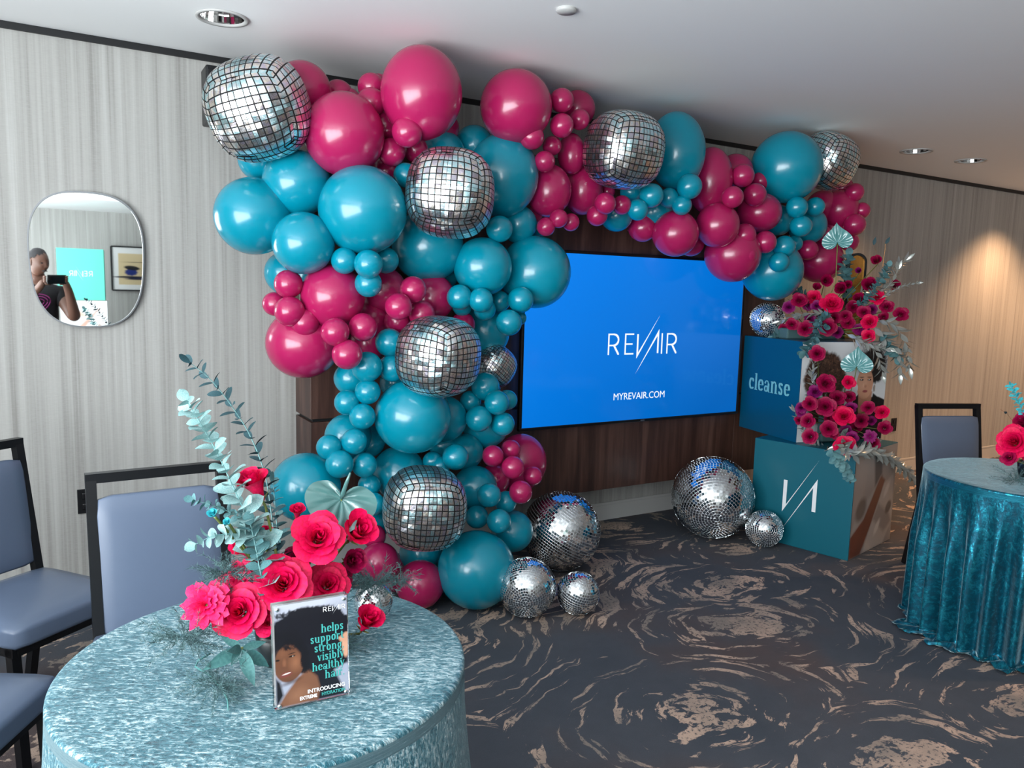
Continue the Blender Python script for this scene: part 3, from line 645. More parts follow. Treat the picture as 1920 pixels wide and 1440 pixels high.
# logo on the left face (face plane x=0, text runs from far to near: +u' = -y)
V, Fc = logo(.12, False); V = [(-.0025, -(v[0]*1.0-2.3), v[2]*0+v[1]) for v in V]
def onface(VF, sc, cy, cz, sx=1, push=.0025):
    V, Fc = VF; return [(-push-v[2], cy-v[0]*sc*sx, cz+v[1]*sc) for v in V], Fc
V, Fc = onface(logo(.12, False), .165, .325+.165*2.28, .325-.165*.45); ob('slash_logo', me_new('slash_logo', V, Fc, 'letter_white'), lo_t)
# upper box
up_t = cube_box((4.005,-.93), math.radians(-12), BS, BS, 'upper display box with printed portrait and the word cleanse')
UB = BS-.01
ob('carton', box_me('carton', .68, .60, UB, 'board_blue', .003, c=(.34, .30, UB/2)), up_t)
P_ = Paint(190, 196, .97, (206,208,210))
P_.ell(.3,.95,.6,.3,(222,224,226),.6)
P_.ell(.27,.63,.245,.29,(66,46,38),.12,0,1,.022); P_.curl(.27,.63,.24,.28,(112,80,62),160,.012); P_.curl(.27,.6,.22,.28,(34,24,22),200,.013)
P_.ell(.30,.34,.22,.2,(60,40,34),.2); P_.ell(.80,.76,.17,.2,(34,30,30),.15,0,1,.03); P_.curl(.8,.78,.18,.2,(20,18,18),120,.012); P_.curl(.78,.8,.16,.17,(70,62,58),50,.01)
P_.poly([(.5,0),(.52,.3),(.62,.42),(.7,.44),(.9,.44),(.97,.41),(.97,0)], (16,18,22), .01)
P_.poly([(.66,.52),(.65,.3),(.72,.2),(.8,.3),(.82,.5)], (176,126,100), .015)
P_.ell(.725,.58,.098,.165,(198,146,118),.06); P_.ell(.70,.6,.07,.12,(212,162,134),.5,0,.7); P_.ell(.73,.73,.09,.05,(204,156,130),.3)
for cx in (.685,.775):
    P_.ell(cx,.618,.026,.011,(52,34,30),.3); P_.ell(cx,.645,.034,.006,(62,40,32),.4); P_.ell(cx-.004,.619,.008,.007,(230,226,222),.4)
P_.ell(.735,.55,.018,.022,(176,120,96),.6,0,.8); P_.ell(.733,.5,.034,.016,(146,70,72),.3); P_.ell(.733,.5,.03,.002,(90,40,44),.5); P_.ell(.71,.56,.008,.03,(226,180,152),.6,0,.6)
for cx in (.632,.838):
    P_.ell(cx,.53,.018,.045,(210,206,200),.1); P_.ell(cx,.53,.014,.04,(206,208,210) if cx < .7 else (150,140,134),.1)
P_.poly([(.6,.42),(.66,.47),(.67,.3),(.7,.12),(.62,.1)], (10,12,14), .01); P_.poly([(.83,.48),(.9,.43),(.86,.25),(.76,.08),(.8,.3)], (10,12,14), .01)
picture('portrait_print', P_, (.003,-.0015,.003), (.674,0,0), (0,0,UB-.006), up_t)
V, Fc = onface(word('cleanse', .078, 'C'), 1, .30, UB*.44, 1.02); ob('cleanse_lettering', me_new('cleanse_lettering', V, Fc, 'letter_aqua'), up_t)
# arched mirror and mirror ball on top of the upper box
TOPZ = 2*BS-.01
pa = at(1601,560,-.72)
t = thing('arched_mirror', (pa.x, -.72, TOPZ), 'tall narrow arched mirror with black frame behind the roses, bronze glass', 'mirror', None, (0,0,math.radians(-38)))
hh = at(1600,474,-.72).z - TOPZ
def archo(a, h, k=12): return [(-a,0),(a,0)] + [(a*math.cos(PI*i/k), h-a+a*1.0*math.sin(PI*i/k)) for i in range(k+1)]
A0, A1 = archo(.062, hh), [(x, z) for x, z in archo(.047, hh-.015)]
n_ = len(A0); V = [(x,-.02,z) for x, z in A0]+[(x,-.02,z) for x, z in A1]+[(x,.05,z) for x, z in A0]+[(x,-.005,z) for x, z in A1]
Fc = []
for i in range(n_):
    j = (i+1) % n_; Fc += [(i,j,n_+j,n_+i),(i,2*n_+i,2*n_+j,j),(n_+i,n_+j,3*n_+j,3*n_+i)]
Fc.append(tuple(2*n_+i for i in range(n_)))
ob('frame', me_new('frame', V, Fc, 'black_metal'), t); ob('glass', me_new('glass', [(x,-.004,z) for x, z in A1], [tuple(range(n_))], 'bronze_mirror'), t)
P = at(1439,598,-.50); R = px(32, P); P.z = TOPZ+R; mirror_ball(P, R, 26, -vdir(P, .35, -.1), 'small mirror ball on top of the upper display box, beside the roses')
# ------------------------------------------------------------------ chairs
def chair(x, y, th, lab, low=.0):
    t = thing('banquet_chair', (x, y, 0), lab, 'chair', 'blue vinyl banquet chairs', (0,0,th)); w_ = .192; W_ = .03
    def cushion(nm, sx, sy, sz, c, puff):
        bm = bmesh.new(); bmesh.ops.create_cube(bm, size=1); bmesh.ops.subdivide_edges(bm, edges=bm.edges[:], cuts=7, use_grid_fill=True)
        for v in bm.verts:
            p = v.co; a = [2*p.x, 2*p.y, 2*p.z]; e = 16; nn = (abs(a[0])**e+abs(a[1])**e+abs(a[2])**e)**(1/e)
            k = 1/nn if nn > 0 else 1; q = Vector(a)*k*max(abs(i) for i in a)
            pf = (1-q.x**4)*(1-(q.y if sy > .1 else q.z)**4)
            v.co = Vector((q.x*sx/2+c[0], q.y*sy/2+c[1], q.z*sz/2+c[2]))
            if sy > .1: v.co.z += puff*pf*(1 if q.z > 0 else 0)
            else: v.co.y += puff*pf*(-1 if q.y < 0 else .4)
        return bm_me(nm, bm, 'blue_vinyl', True)
    ob('seat', cushion('seat', .43, .44, .07, (0,-.03,.445), .018), t)
    ob('backrest', cushion('backrest', .385 if not low else .365, .034, .40+low, (0,0,0), .012), t, (0,.235-low*.07,.695-low/2), (math.radians(-8),0,0))
    for sx in (-w_, w_):
        bar((sx,.185,.40), (sx,.275,.955), W_, 'black_metal', 'back_post', t)
        bar((sx,.185,.415), (sx,.27,.0), W_, 'black_metal', 'leg', t)
        bar((sx,-.21,.41), (sx,-.235,.0), W_, 'black_metal', 'leg', t)
        bar((sx,.2,.4), (sx,-.23,.4), W_, 'black_metal', 'seat_rail', t)
    bar((-w_-.015,.273,.95), (w_+.015,.273,.95), W_, 'black_metal', 'top_rail', t)
    for y_ in (.19, -.22): bar((-w_,y_,.4), (w_,y_,.4), W_*.9, 'black_metal', 'seat_rail', t)
    return t
chair(-.118, -1.09, math.radians(37), 'blue vinyl chair at the far left, its seat and slanted backrest both in view')
chair(.285, -1.73, math.radians(2), 'blue vinyl chair pushed behind the near round table, upright back facing forward', .07)
chair(-.34, -1.83, math.radians(60), 'blue vinyl chair in the bottom left corner, only its seat in view')
chair(4.42, -1.83, math.radians(-21), 'blue vinyl chair behind the right hand draped table')
# ------------------------------------------------------------------ draped tables
def cloth(cx, cy, R, A, flare, pud, seed, m, lab, H=.762, FK=(7,9,11,13,16,19,23), nA=360):
    rg = random.Random(seed); ks = [(rg.choice(FK), rg.uniform(0,6.28), rg.uniform(.4,1)) for _ in range(6)]
    tot = sum(k[2] for k in ks)
    def fold(th, t):
        s_ = sum(a*math.sin(k*th+p+.6*t*math.sin(th*3+p)) for k, p, a in ks)/tot*1.9
        return math.tanh(s_*1.4)
    V = []; UVs = []; rings = []
    for i in range(10): rings.append(('top', (i/9)**.8))
    for i in range(4): rings.append(('edge', (i+1)/4))
    for i in range(30): rings.append(('drop', (i+1)/30))
    for i in range(7 if pud else 0): rings.append(('pud', (i+1)/7))
    for kind, s_ in rings:
        for j in range(nA):
            th = 2*PI*j/nA; f = fold(th, s_)
            if kind == 'top': r = R*s_*.985; z = H + .0008*math.sin(th*5+r*30)*s_; u = (r*math.cos(th+.54), r*math.sin(th+.54))
            elif kind == 'edge': a = s_*PI/2; r = R*.985+.009*math.sin(a); z = H-.009*(1-math.cos(a)); u = (r*math.cos(th+.54), r*math.sin(th+.54))
            elif kind == 'drop':
                r = R*.985+.009 + flare*s_**1.3 + A*f*min(1, s_*2.2)**1.2*(.55+.45*s_); z = H-.009-(H-.02)*s_; u = (z*1.2+th*.02, th*R)
            else:
                fo = fold(th+.05*s_, 1); r = R*.985+.009+flare+A*(f*(1-s_)+fo*s_)*(1-.5*s_) + pud*s_*(.75+.4*math.sin(th*5+1)+.25*math.sin(th*13)); z = .006 + .03*abs(math.sin(s_*PI*1.5+th*17+math.sin(th*7)*2))*(1-s_*.6); u = (-r, th*R)
            V.append((r*math.cos(th), r*math.sin(th), max(.003, z))); UVs.append(u)
    Fc = []
    for i in range(len(rings)-1):
        for j in range(nA): j2 = (j+1) % nA; Fc.append((i*nA+j, i*nA+j2, (i+1)*nA+j2, (i+1)*nA+j))
    me = me_new('tablecloth', V, [f[::-1] for f in Fc], m, True); ul = me.uv_layers.new(name='UVMap')
    ul.data.foreach_set('uv', [c_ for lp in me.loops for c_ in UVs[lp.vertex_index]])
    return tag(ob('tablecloth', me, None, (cx, cy, 0)), lab, 'tablecloth', 'crushed velvet tablecloths')
T1 = Vector((.375, -2.515, .763)); T2 = Vector((3.86, -2.34, .763))
cloth(T1.x, T1.y, .415, .018, .06, .05, 5, 'teal_velvet', 'pale teal crushed velvet cloth over the near round table')
cloth(T2.x, T2.y, .422, .058, -.005, .075, 11, 'deep_teal_velvet', 'deep teal velvet cloth puddling on the carpet over the right hand table', FK=(7,10,13,17,22,27))
# ------------------------------------------------------------------ flowers
def petal_vf(rb, rt_, h, w, curl, seed=0, nu=6, nv=5, ruf=0):
    tip = .22*max(0, rt_-.3)
    rg = random.Random(seed); ph = rg.uniform(0, 6); V = []; Fc = []
    for j in range(nv+1):
        for i in range(nu+1):
            u = 2*i/nu-1; v = j/nv; ve = v*(1-.22*abs(u)**3)
            a = u*w*(.35+.65*math.sqrt(ve)); r = rb+(rt_-rb)*ve**1.5 + curl*max(0, ve-.6)**1.5 + ruf*math.sin(u*7+ph)*ve
            r *= 1 + .06*u*u; r += tip*max(0, 1-abs(u)*1.3)**1.5*max(0, ve-.75)*3; z = h*ve - curl*1.3*max(0, ve-.7)**2*3 + .03*math.sin(u*3+ph)*ve + .05*ve*(1-abs(u)) + ruf*math.cos(u*9+ph)*ve*.6
            V.append((r*math.cos(a), r*math.sin(a), z))
    for j in range(nv):
        for i in range(nu): k = j*(nu+1)+i; Fc.append((k, k+1, k+nu+2, k+nu+1))
    return V, Fc
LAY = [(.0,.03,.72,2.9,0,3),(.02,.10,.75,2.0,.0,4),(.04,.20,.76,1.5,.05,4),(.08,.33,.72,1.2,.18,4),(.12,.47,.68,1.05,.34,5),(.14,.60,.60,.92,.5,5)]
LAYB = [(.02,.06,.85,2.2,0,3),(.04,.15,.93,1.5,.02,4),(.06,.27,.98,1.25,.06,4),(.08,.40,.95,1.05,.28,5)]   # cup shaped, half open
def rotz(V, a): c_, s_ = math.cos(a), math.sin(a); return [(x*c_-y*s_, x*s_+y*c_, z) for x, y, z in V]
def bloom_me(m, lays, seed, nu=4, nv=3, ruf=0):
    parts = []; rg = random.Random(seed); a0 = 0
    for li, (rb, rt_, h, w, cu_, k) in enumerate(lays):
        for i in range(k):
            V, Fc = petal_vf(rb, rt_*rg.uniform(.92,1.06), h*rg.uniform(.93,1.06), w, cu_, rg.random(), nu, nv, ruf); parts.append((rotz(V, a0+2*PI*i/k+rg.uniform(-.15,.15)), Fc))
        a0 += 1.1
    V, Fc = join(*parts); return me_new('bloom', V, Fc, m, True)
PET = {}
def near_rose(P, R, axis, m, lab, stem_to, cup=False, cat='rose'):
    t = thing('rose', P, lab, 'rose', 'roses of the near centrepiece', look(axis)); t.rotation_mode = 'QUATERNION'
    lays = LAYB if cup else LAY; rg = random.Random(lab); a0 = rg.random()*6; k_ = R/(.66 if not cup else .52)
    for li, (rb, rt_, h, w, cu_, k) in enumerate(lays):
        key = (cup, li, m)
        if key not in PET: PET[key] = me_new('petal', *petal_vf(rb, rt_, h, w, cu_, li+3, 6, 5), m, True)
        for i in range(k):
            s_ = k_*rg.uniform(.93, 1.06); ob('petal', PET[key], t, (0,0,-.3*k_), (rg.uniform(-.05,.05), rg.uniform(-.05,.05), a0+2*PI*i/k+rg.uniform(-.18,.18)), (s_, s_, s_*rg.uniform(.94,1.06)))
        a0 += 1.1
    V = []; Fc = []
    for i in range(5):
        a = 2*PI*i/5; o = len(V); c_, s_ = math.cos(a), math.sin(a)
        V += [(0,0,-.34*k_), (.13*k_*c_-.05*k_*s_, .13*k_*s_+.05*k_*c_, -.25*k_), (.3*k_*c_, .3*k_*s_, -.12*k_), (.13*k_*c_+.05*k_*s_, .13*k_*s_-.05*k_*c_, -.25*k_)]; Fc.append((o,o+1,o+2,o+3))
    ob('sepals', me_new('sepals', V, Fc, 'stem_green'), t)
    mi_ = look(axis).to_4x4(); mi_.translation = P; inv = mi_.inverted(); e = inv @ stem_to; b0 = Vector((0,0,-.3*k_))
    pts = [b0, b0+Vector((0,0,-R*.5)), (b0+e)/2+Vector((0,0,-R*.3)), e]
    V, Fc = tube(pts, .0028, 6); ob('stem', me_new('stem', V, Fc, 'stem_green', True), t)
    return t
BLOOM = {}
def far_flower(x, y, r, Y, m, lab, stem_to, kind='rose', axis=None, group='roses on the display boxes', sc=1.0):
    P = Y if isinstance(Y, Vector) else at(x, y, Y); R = px(r, P); key = (m, kind)
    if key not in BLOOM:
        BLOOM[key] = bloom_me(m, LAY if kind == 'rose' else LAYB if kind == 'bud' else [(.05,.3,.5,.7,.1,7),(.05,.55,.45,.5,.1,9),(.06,.8,.35,.45,.2,11),(.06,.98,.2,.42,.2,11)], 5, 5 if kind != 'carnation' else 4, 4, .0 if kind != 'carnation' else .07)
    ax = axis or (vdir(P, 0, .25) + Vector((random.uniform(-.35,.35), random.uniform(-.2,.2), random.uniform(-.2,.3))))
    t = thing('rose' if kind != 'carnation' else 'carnation', P, lab, 'rose' if kind != 'carnation' else 'carnation', group, look(ax)); t.rotation_mode = 'QUATERNION'
    k_ = R/(.65 if kind == 'rose' else .72 if kind == 'carnation' else .5); ob('bloom', BLOOM[key], t, (0,0,-.3*k_), (0,0,random.uniform(0,6)), k_)
    mi_ = look(ax).to_4x4(); mi_.translation = P; e = mi_.inverted() @ stem_to; b0 = Vector((0,0,-.28*k_))
    V, Fc = tube([b0, b0+Vector((0,0,-R*.6)), e], .003, 5); ob('stem', me_new('stem', V, Fc, 'stem_green', True), t); return t
def leaf_me(m, w=.5, point=False, cup=.12, n_=8):
    V = [(0,0,0)]; Fc = []
    L_ = [];  R_ = []; Cc = []
    for i in range(n_+1):
        v = i/n_; hw = w/2*(math.sin(PI*min(v*1.02,1))**(.55 if not point else .9)) if 0 < v < 1 else 0
        if point: hw *= (1.15-.5*v)
        L_.append((-hw, v, cup*hw*2+.04*math.sin(v*3))); Cc.append((0, v, -.0+.04*math.sin(v*3))); R_.append((hw, v, cup*hw*2+.04*math.sin(v*3)))
    V = L_+Cc+R_; k = n_+1
    for i in range(n_): Fc += [(i,k+i,k+i+1,i+1), (k+i,2*k+i,2*k+i+1,k+i+1)]
    return V, Fc
LEAFM = {}
def branch(name, pts, lsize, m, lab, cat='foliage', group=None, step=1.0, w=.7, point=False, stem_m='pale_stem', joined=False, ang=1.2, stem_r=.0016, parent=None, droop=0, seed=1):
    """pts: world points from base to tip; lsize: (base, tip) leaf length in metres"""
    pts = [Vector(p) for p in pts]; Q = []
    for i in range(len(pts)-1):     # catmull-rom
        p0, p1, p2, p3 = pts[max(i-1,0)], pts[i], pts[i+1], pts[min(i+2,len(pts)-1)]
        for k in range(8):
            t_ = k/8; Q.append(.5*((2*p1)+(p2-p0)*t_+(2*p0-5*p1+4*p2-p3)*t_*t_+(3*p1-p0-3*p2+p3)*t_**3))
    Q.append(pts[-1]); O = Q[0].copy(); Q = [q-O for q in Q]
    t = thing(name, O, lab, cat, group); n_ = len(Q)
    V, Fc = tube(Q, [stem_r*(1-.6*i/n_) for i in range(n_)], 6); ob('stem', me_new('stem', V, Fc, stem_m, True), t)
    rg = random.Random(seed); L = sum((b-a).length for a, b in zip(Q[:-1], Q[1:])); d = 0; al = 0; nxt = .06*L; leaves = []
    for a, b in zip(Q[:-1], Q[1:]):
        sg = (b-a).length
        while nxt <= d+sg:
            f = nxt/L; s_ = lsize[0]+(lsize[1]-lsize[0])*f; P = a.lerp(b, (nxt-d)/sg); T = (b-a).normalized(); e1, e2 = frame_of(T)
            for side in (0, PI):
                th = al+side+rg.uniform(-.25,.25); out = e1*math.cos(th)+e2*math.sin(th); dr = (out*math.sin(ang+rg.uniform(-.2,.2))+T*math.cos(ang)).normalized()+Vector((0,0,-droop))
                leaves.append((P, dr.normalized(), T, s_*rg.uniform(.8,1.15), rg.uniform(-.5,.5)))
            al += PI/2*.8; nxt += s_*step*.55
        d += sg
    leaves.append((Q[-1], (Q[-1]-Q[-2]).normalized(), e1, lsize[1], 0))
    key = (m, w, point)
    if key not in LEAFM: LEAFM[key] = me_new('leaf', *leaf_me(m, w, point), m, True)
    base = leaf_me(m, w, point); parts = []
    for P, dr, T, s_, tw in leaves:
        x_ = dr.cross(T).normalized(); x_ = (Matrix.Rotation(tw, 3, dr) @ x_); z_ = x_.cross(dr); Mx = Matrix((x_, dr, z_)).transposed()
        if joined: parts.append(([P+Mx@(Vector(v)*s_) for v in base[0]], base[1]))
        else:
            ob('leaf', LEAFM[key], t, P, Mx, s_)
    if joined: o = ob('leaves', me_new('leaves', *join(*parts), m, True), t); o['kind'] = 'stuff'
    return t
def fern(name, P, R, n_, lab, seed, flat=.5, parent_dir=None, m='fern_green', w_=.0007):
    rg = random.Random(seed); V = []; Fc = []
    for k in range(n_):
        d = Vector((rg.gauss(0,1), rg.gauss(0,1), rg.gauss(0,1)*flat+.25)); 
        if parent_dir: d = d*.55 + parent_dir*1.3
        d.normalize(); L = R*rg.uniform(.55,1.1); p = Vector((0,0,0)); c_ = Vector((rg.gauss(0,1), rg.gauss(0,1), rg.gauss(0,.7)-.4))*.09
        for s_ in range(12):
            q = p + d*L/12; d = (d+c_*.5).normalized(); o = len(V); e = frame_of(d)[0]*w_
            V += [p-e, p+e, q]; Fc.append((o, o+1, o+2))
            if s_ > 1:
                for _ in range(5):
                    dd = Vector((rg.gauss(0,1), rg.gauss(0,1), rg.gauss(0,1))).normalized()+d*.6; l_ = L*.17*rg.uniform(.5,1.1); ee = frame_of(dd)[rg.randrange(2)]*w_*.9; o = len(V)
                    r0 = p.lerp(q, rg.random()); V += [r0-ee, r0+ee, r0+dd*l_]; Fc.append((o, o+1, o+2))
            p = q
    Pz = P.z; V = [Vector((v[0], v[1], max(v[2], .0015-(Pz-.763)) if Pz < 1.0 else v[2])) for v in V]
    t = ob(name, me_new(name, V, Fc, m), None, P); tag(t, lab, 'fern', None, 'stuff'); return t
def anthurium(P, R, axis, roll, lab, stem_pts, spadix=True):
    # heart shaped waxy flower; axis = face normal
    am = 'grey_lacquer' if spadix else 'aqua_lacquer'
    Mx = look(axis) @ Matrix.Rotation(roll, 3, 'Z'); t = thing('anthurium', P, lab, 'anthurium', 'aqua anthuriums', Mx); t.rotation_mode = 'QUATERNION'
    V = []; Fc = []; K = 56; n_ = 12
    for i in range(n_+1):
        s_ = i/n_
        for j in range(K):
            a = 2*PI*j/K; hx = 16*math.sin(a)**3/17; hy = (13*math.cos(a)-5*math.cos(2*a)-2*math.cos(3*a)-math.cos(4*a))/17
            x, y = hx*s_, (hy-.28)*s_+.28
            vein = .15*abs(math.sin(math.atan2(x, .32-y)*5.5+s_*1.2*(1 if x > 0 else -1)))*min(1,s_*2)*(1-.4*s_); rim = -.05*s_**4+.1*s_*s_
            V.append((x*R, y*R, (vein+rim+.04*math.sin(3*a)*s_)*R))
    for i in range(n_):
        for j in range(K): j2 = (j+1) % K; Fc.append((i*K+j, i*K+j2, (i+1)*K+j2, (i+1)*K+j))
    ob('spathe', me_new('spathe', V, Fc, am, True), t)
    if spadix:
        b0 = Vector((0,.30*R,.03*R)); pts = [b0+Vector((0,.02*R,0)), b0+Vector((0,.12*R,.2*R)), b0+Vector((.02*R,.3*R,.55*R)), b0+Vector((.05*R,.5*R,.8*R))]
        V, Fc = tube(pts, [.045*R,.06*R,.05*R,.025*R], 10); ob('spadix', me_new('spadix', V, Fc, am, True), t)
    inv = Matrix.Translation(P) @ Mx.to_4x4(); inv = inv.inverted(); pts = [Vector((0,.3*R,-.01*R))]+[inv@Vector(p) for p in stem_pts]
    V, Fc = tube(pts, .0032, 6); ob('stem', me_new('stem', V, Fc, 'stem_green', True), t); return t
# ---- near centrepiece ----
VP = atz(535, 1235, .763); YV = VP.y
V, Fc = lathe([(.001,.002),(.05,.002),(.058,.03),(.062,.07),(.055,.075),(.05,.06),(.001,.058)], 32)
vz = ob('vase', me_new('vase', V, Fc, 'vase_black', True), None, VP); tag(vz, 'low black vase under the near rose centrepiece', 'vase')
SB = VP + Vector((0,0,.055))
def NP(x, y, dY=0): return at(x, y, YV+dY)
NR = [(531,1097,49,-.03,(0,.25),'crimson_petal',0,'large open crimson rose at the centre of the near centrepiece, above the sign'),
 (452,1148,45,-.03,(-.25,.1),'crimson_petal',0,'open crimson rose low in the near centrepiece, above the broad leaves'),
 (614,1098,37,.0,(.15,.3),'crimson_petal',0,'crimson rose peeking over the top of the acrylic sign'),
 (596,1012,45,.0,(.1,.45),'crimson_petal',0,'wide open crimson rose in front of the grey anthurium leaf'),
 (664,1003,36,.03,(.55,.5),'crimson_petal',1,'crimson rose with pointed petals at the right of the grey anthurium leaf'),
 (655,1052,26,.05,(.5,.1),'dark_rose_petal',1,'dark crimson rose beneath the pointed rose, right of the centrepiece'),
 (557,966,17,.07,(.05,1.6),'crimson_petal',1,'small upright crimson bud left of the grey anthurium leaf'),
 (484,922,34,.0,(-.75,1.5),'crimson_petal',1,'tall crimson rose tilted on a long stem among the eucalyptus'),
 (462,1037,24,.03,(-.7,.8),'coral_petal',1,'small crimson rose behind the eucalyptus, left of the centrepiece'),
 (500,1012,19,.04,(.1,1.2),'crimson_petal',1,'crimson bud right behind the long rose stem'),
 (503,1168,25,-.035,(-.1,.2),'coral_petal',0,'coral pink rose tucked against the left edge of the acrylic sign'),
 (685,1172,29,-.01,(.6,.9),'crimson_petal',1,'crimson tulip shaped rose right of the acrylic sign'),
 (640,1085,20,.05,(.2,.6),'dark_rose_petal',0,'dark crimson rose deep behind the rose at the top of the sign'),
 (560,1045,24,.05,(0,.7),'dark_rose_petal',0,'dark rose deep in the near centrepiece, below the upright bud')]
for x, y, r, dY, (a, b), m_, cup, lab in NR:
    P = NP(x, y, dY); near_rose(P, px(r, P), vdir(P, a, b), m_, lab, SB+Vector((random.uniform(-.02,.02), random.uniform(-.02,.02), 0)), bool(cup))
for x, y, r, dY, lab in ((384,1133,31,-.03,'frilly crimson carnation at the left end of the near centrepiece'), (452,1082,25,.01,'frilly crimson carnation behind the low open rose'), (428,1098,20,.02,'small crimson carnation between the two carnations at the left')):
    P = NP(x, y, dY); far_flower(x, y, r, YV+dY, 'coral_petal', lab, SB, 'carnation', vdir(P, -.3, .15), 'carnations of the near centrepiece')
pA = NP(636,957,.05); anthurium(pA-Vector((0,0,.0)), px(72, pA), vdir(pA, .1, .25), math.radians(-14), 'grey green anthurium flower standing behind the crimson roses on the near table', [NP(625,1040,.05), SB])
def NPs(L, dY=0): return [NP(x, y, dY+(z if z else 0)) for x, y, z in L]
EU = [([(530,1100,.03),(512,985,.06),(497,890,.07),(468,815,.07),(432,758,.06),(395,712,.05),(356,680,.04)], (30,19), 'dark_eucalyptus', .45, 'tall dark eucalyptus stem arching over the chair back', .95),
 ([(505,1120,.0),(492,1050,.0),(470,985,-.01),(445,930,-.02),(422,880,-.02),(398,832,-.02),(372,788,-.02),(350,752,-.02)], (44,19), 'pale_eucalyptus', .82, 'tall pale eucalyptus stem with round leaves, leftmost of the near centrepiece', .66),
 ([(500,1060,.02),(470,990,.0),(440,965,-.01),(400,948,-.02),(362,938,-.02)], (21,13), 'mid_eucalyptus', .8, 'short grey green eucalyptus sprig in front of the middle chair back', .95),
 ([(510,1080,.0),(480,1020,-.01),(440,1003,-.02),(400,1005,-.03),(368,1020,-.03)], (26,17), 'pale_eucalyptus', .9, 'pale eucalyptus sprig with coin shaped leaves reaching left over the carnations', .95),
 ([(525,1110,.06),(522,1020,.07),(516,950,.08),(512,905,.08)], (24,18), 'mid_eucalyptus', .5, 'grey eucalyptus stem standing behind the long rose stem', 1.2),
 ([(505,1130,-.02),(490,1080,-.03),(480,1030,-.03),(470,985,-.03)], (28,22), 'mid_eucalyptus', .75, 'drooping eucalyptus sprig hanging over the carnation and open rose', .9)]
for i, (pp, (s0, s1), m_, w_, lab, st) in enumerate(EU):
    pts = NPs(pp); u_ = px(1, pts[0]); branch('eucalyptus_stem', pts, (s0*u_*1.25, s1*u_*1.25), m_, lab, 'eucalyptus', 'eucalyptus stems of the near centrepiece', st, w_, seed=i+3)
for i, (x, y) in enumerate(((401,966),(428,981))):
    P = NP(x, y, -.03); far_flower(x, y, 10-i*2, YV-.03, 'bright_aqua_petal', ['bright aqua dyed blossom in front of the middle chair back','small bright aqua dyed blossom right of the larger aqua one'][i], NP(480,1060,0), 'bud', vdir(P,-.4,.5), 'aqua dyed blossoms')
# broad leaves
bl_t = thing('broad_leaf_sprig', VP+Vector((-.05,-.03,.02)), 'sprig of broad grey green leaves lying on the cloth below the roses', 'foliage')
LFM = me_new('leaf', *leaf_me('blue_green_leaf', .34, True, .16, 10), 'blue_green_leaf', True)
cL = at(452,1216, YV-.055)
for (x, y, dY, s_) in ((378,1258,-.09,1),(408,1182,-.03,1),(500,1203,-.05,1),(478,1296,-.10,1),(432,1250,-.11,.8),(505,1250,-.05,.8),(425,1222,-.1,.7)):
    e = at(x, y, YV+dY); e.z = max(e.z, .768); d = e-cL; Lh = d.length; dr = d.normalized(); x_ = dr.cross(CAM-cL).normalized(); z_ = x_.cross(dr)
    ob('leaf', LFM, bl_t, cL-bl_t.location, Matrix((x_, dr, z_)).transposed(), Lh)
V, Fc = tube([cL-bl_t.location, SB-bl_t.location], .003, 6); ob('stem', me_new('stem', V, Fc, 'stem_green', True), bl_t)
for i, (x, y, rr, n_, dY, lab) in enumerate(((345,1200,75,30,-.03,'wispy grey fern spilling over the cloth left of the carnation'),(405,1285,70,22,-.10,'wispy fern strands lying on the cloth below the broad leaves'),(425,1075,60,26,.0,'wispy grey fern standing behind the carnations'),
    (640,1235,55,18,.0,'wispy fern low at the right of the acrylic sign'),(705,1095,60,28,.05,'wispy fern over the small mirror ball on the near table'),(750,1090,45,12,.06,'wispy fern tip reaching past the cloth edge to the right'))):
    P = at(x, y, YV+dY); P.z = max(P.z, .766); fern('asparagus_fern', P, px(rr*1.1, P), n_*2, lab, i+20, .35)
P = atz(700,1163,.763); R = px(36, P); P.z = .765+R; mirror_ball(P, R, 26, Vector((.2,-.5,.8)), 'small mirror ball on the near table behind the tulip shaped rose')
pts = [atz(x, y, z_) for x, y, z_ in ((395,1225,.79),(372,1238,.785),(366,1250,.772),(392,1266,.769),(416,1290,.768),(427,1312,.768),(428,1332,.767))]
V, Fc = tube([p-pts[0] for p in pts], [.0022]*6+[.0012], 6); tag(ob('curly_tendril', me_new('curly_tendril', V, Fc, 'blue_green_leaf', True), None, pts[0]), 'thin curly green tendril trailing on the cloth below the broad leaves', 'tendril')
# ---- acrylic sign ----
SBL, SBR = atz(515.6,1334,.766), atz(656.7,1302,.766)
uS = SBR-SBL; wS = uS.length; uS.normalize(); hS = at(514,1137,SBL.y+.012).z-.766; angS = math.atan2(uS.y, uS.x); asp = wS/hS
sg_ = thing('acrylic_sign', SBL, 'clear acrylic sign holder with a printed portrait, standing on the near table', 'sign', None, (math.radians(-5),0,angS))
ob('acrylic_block', box_me('acrylic_block', wS, .018, hS, 'acrylic', .0015, c=(wS/2,.0105,hS/2)), sg_)
ob('backing_card', box_me('backing_card', wS*.96, .001, hS*.96, 'letter_white', 0, c=(wS/2,.0205,hS/2)), sg_)
P_ = Paint(int(250*asp), 250, asp, (150,154,168)); a_ = asp
P_.ell(.3,.98,.5,.1,(176,180,192),.6)
P_.ell(.46*a_,.62,.62*a_,.34,(17,18,26),.08,0,1,.015); P_.ell(.72*a_,.66,.34*a_,.26,(17,18,26),.1,0,1,.03); P_.ell(.2*a_,.68,.26*a_,.2,(17,18,26),.1,0,1,.03)
P_.poly([(.25*a_,.6),(a_,.6),(a_,.32),(.8*a_,.27),(.97*a_,0),(.45*a_,0),(.4*a_,.3)], (18,20,28), .03)
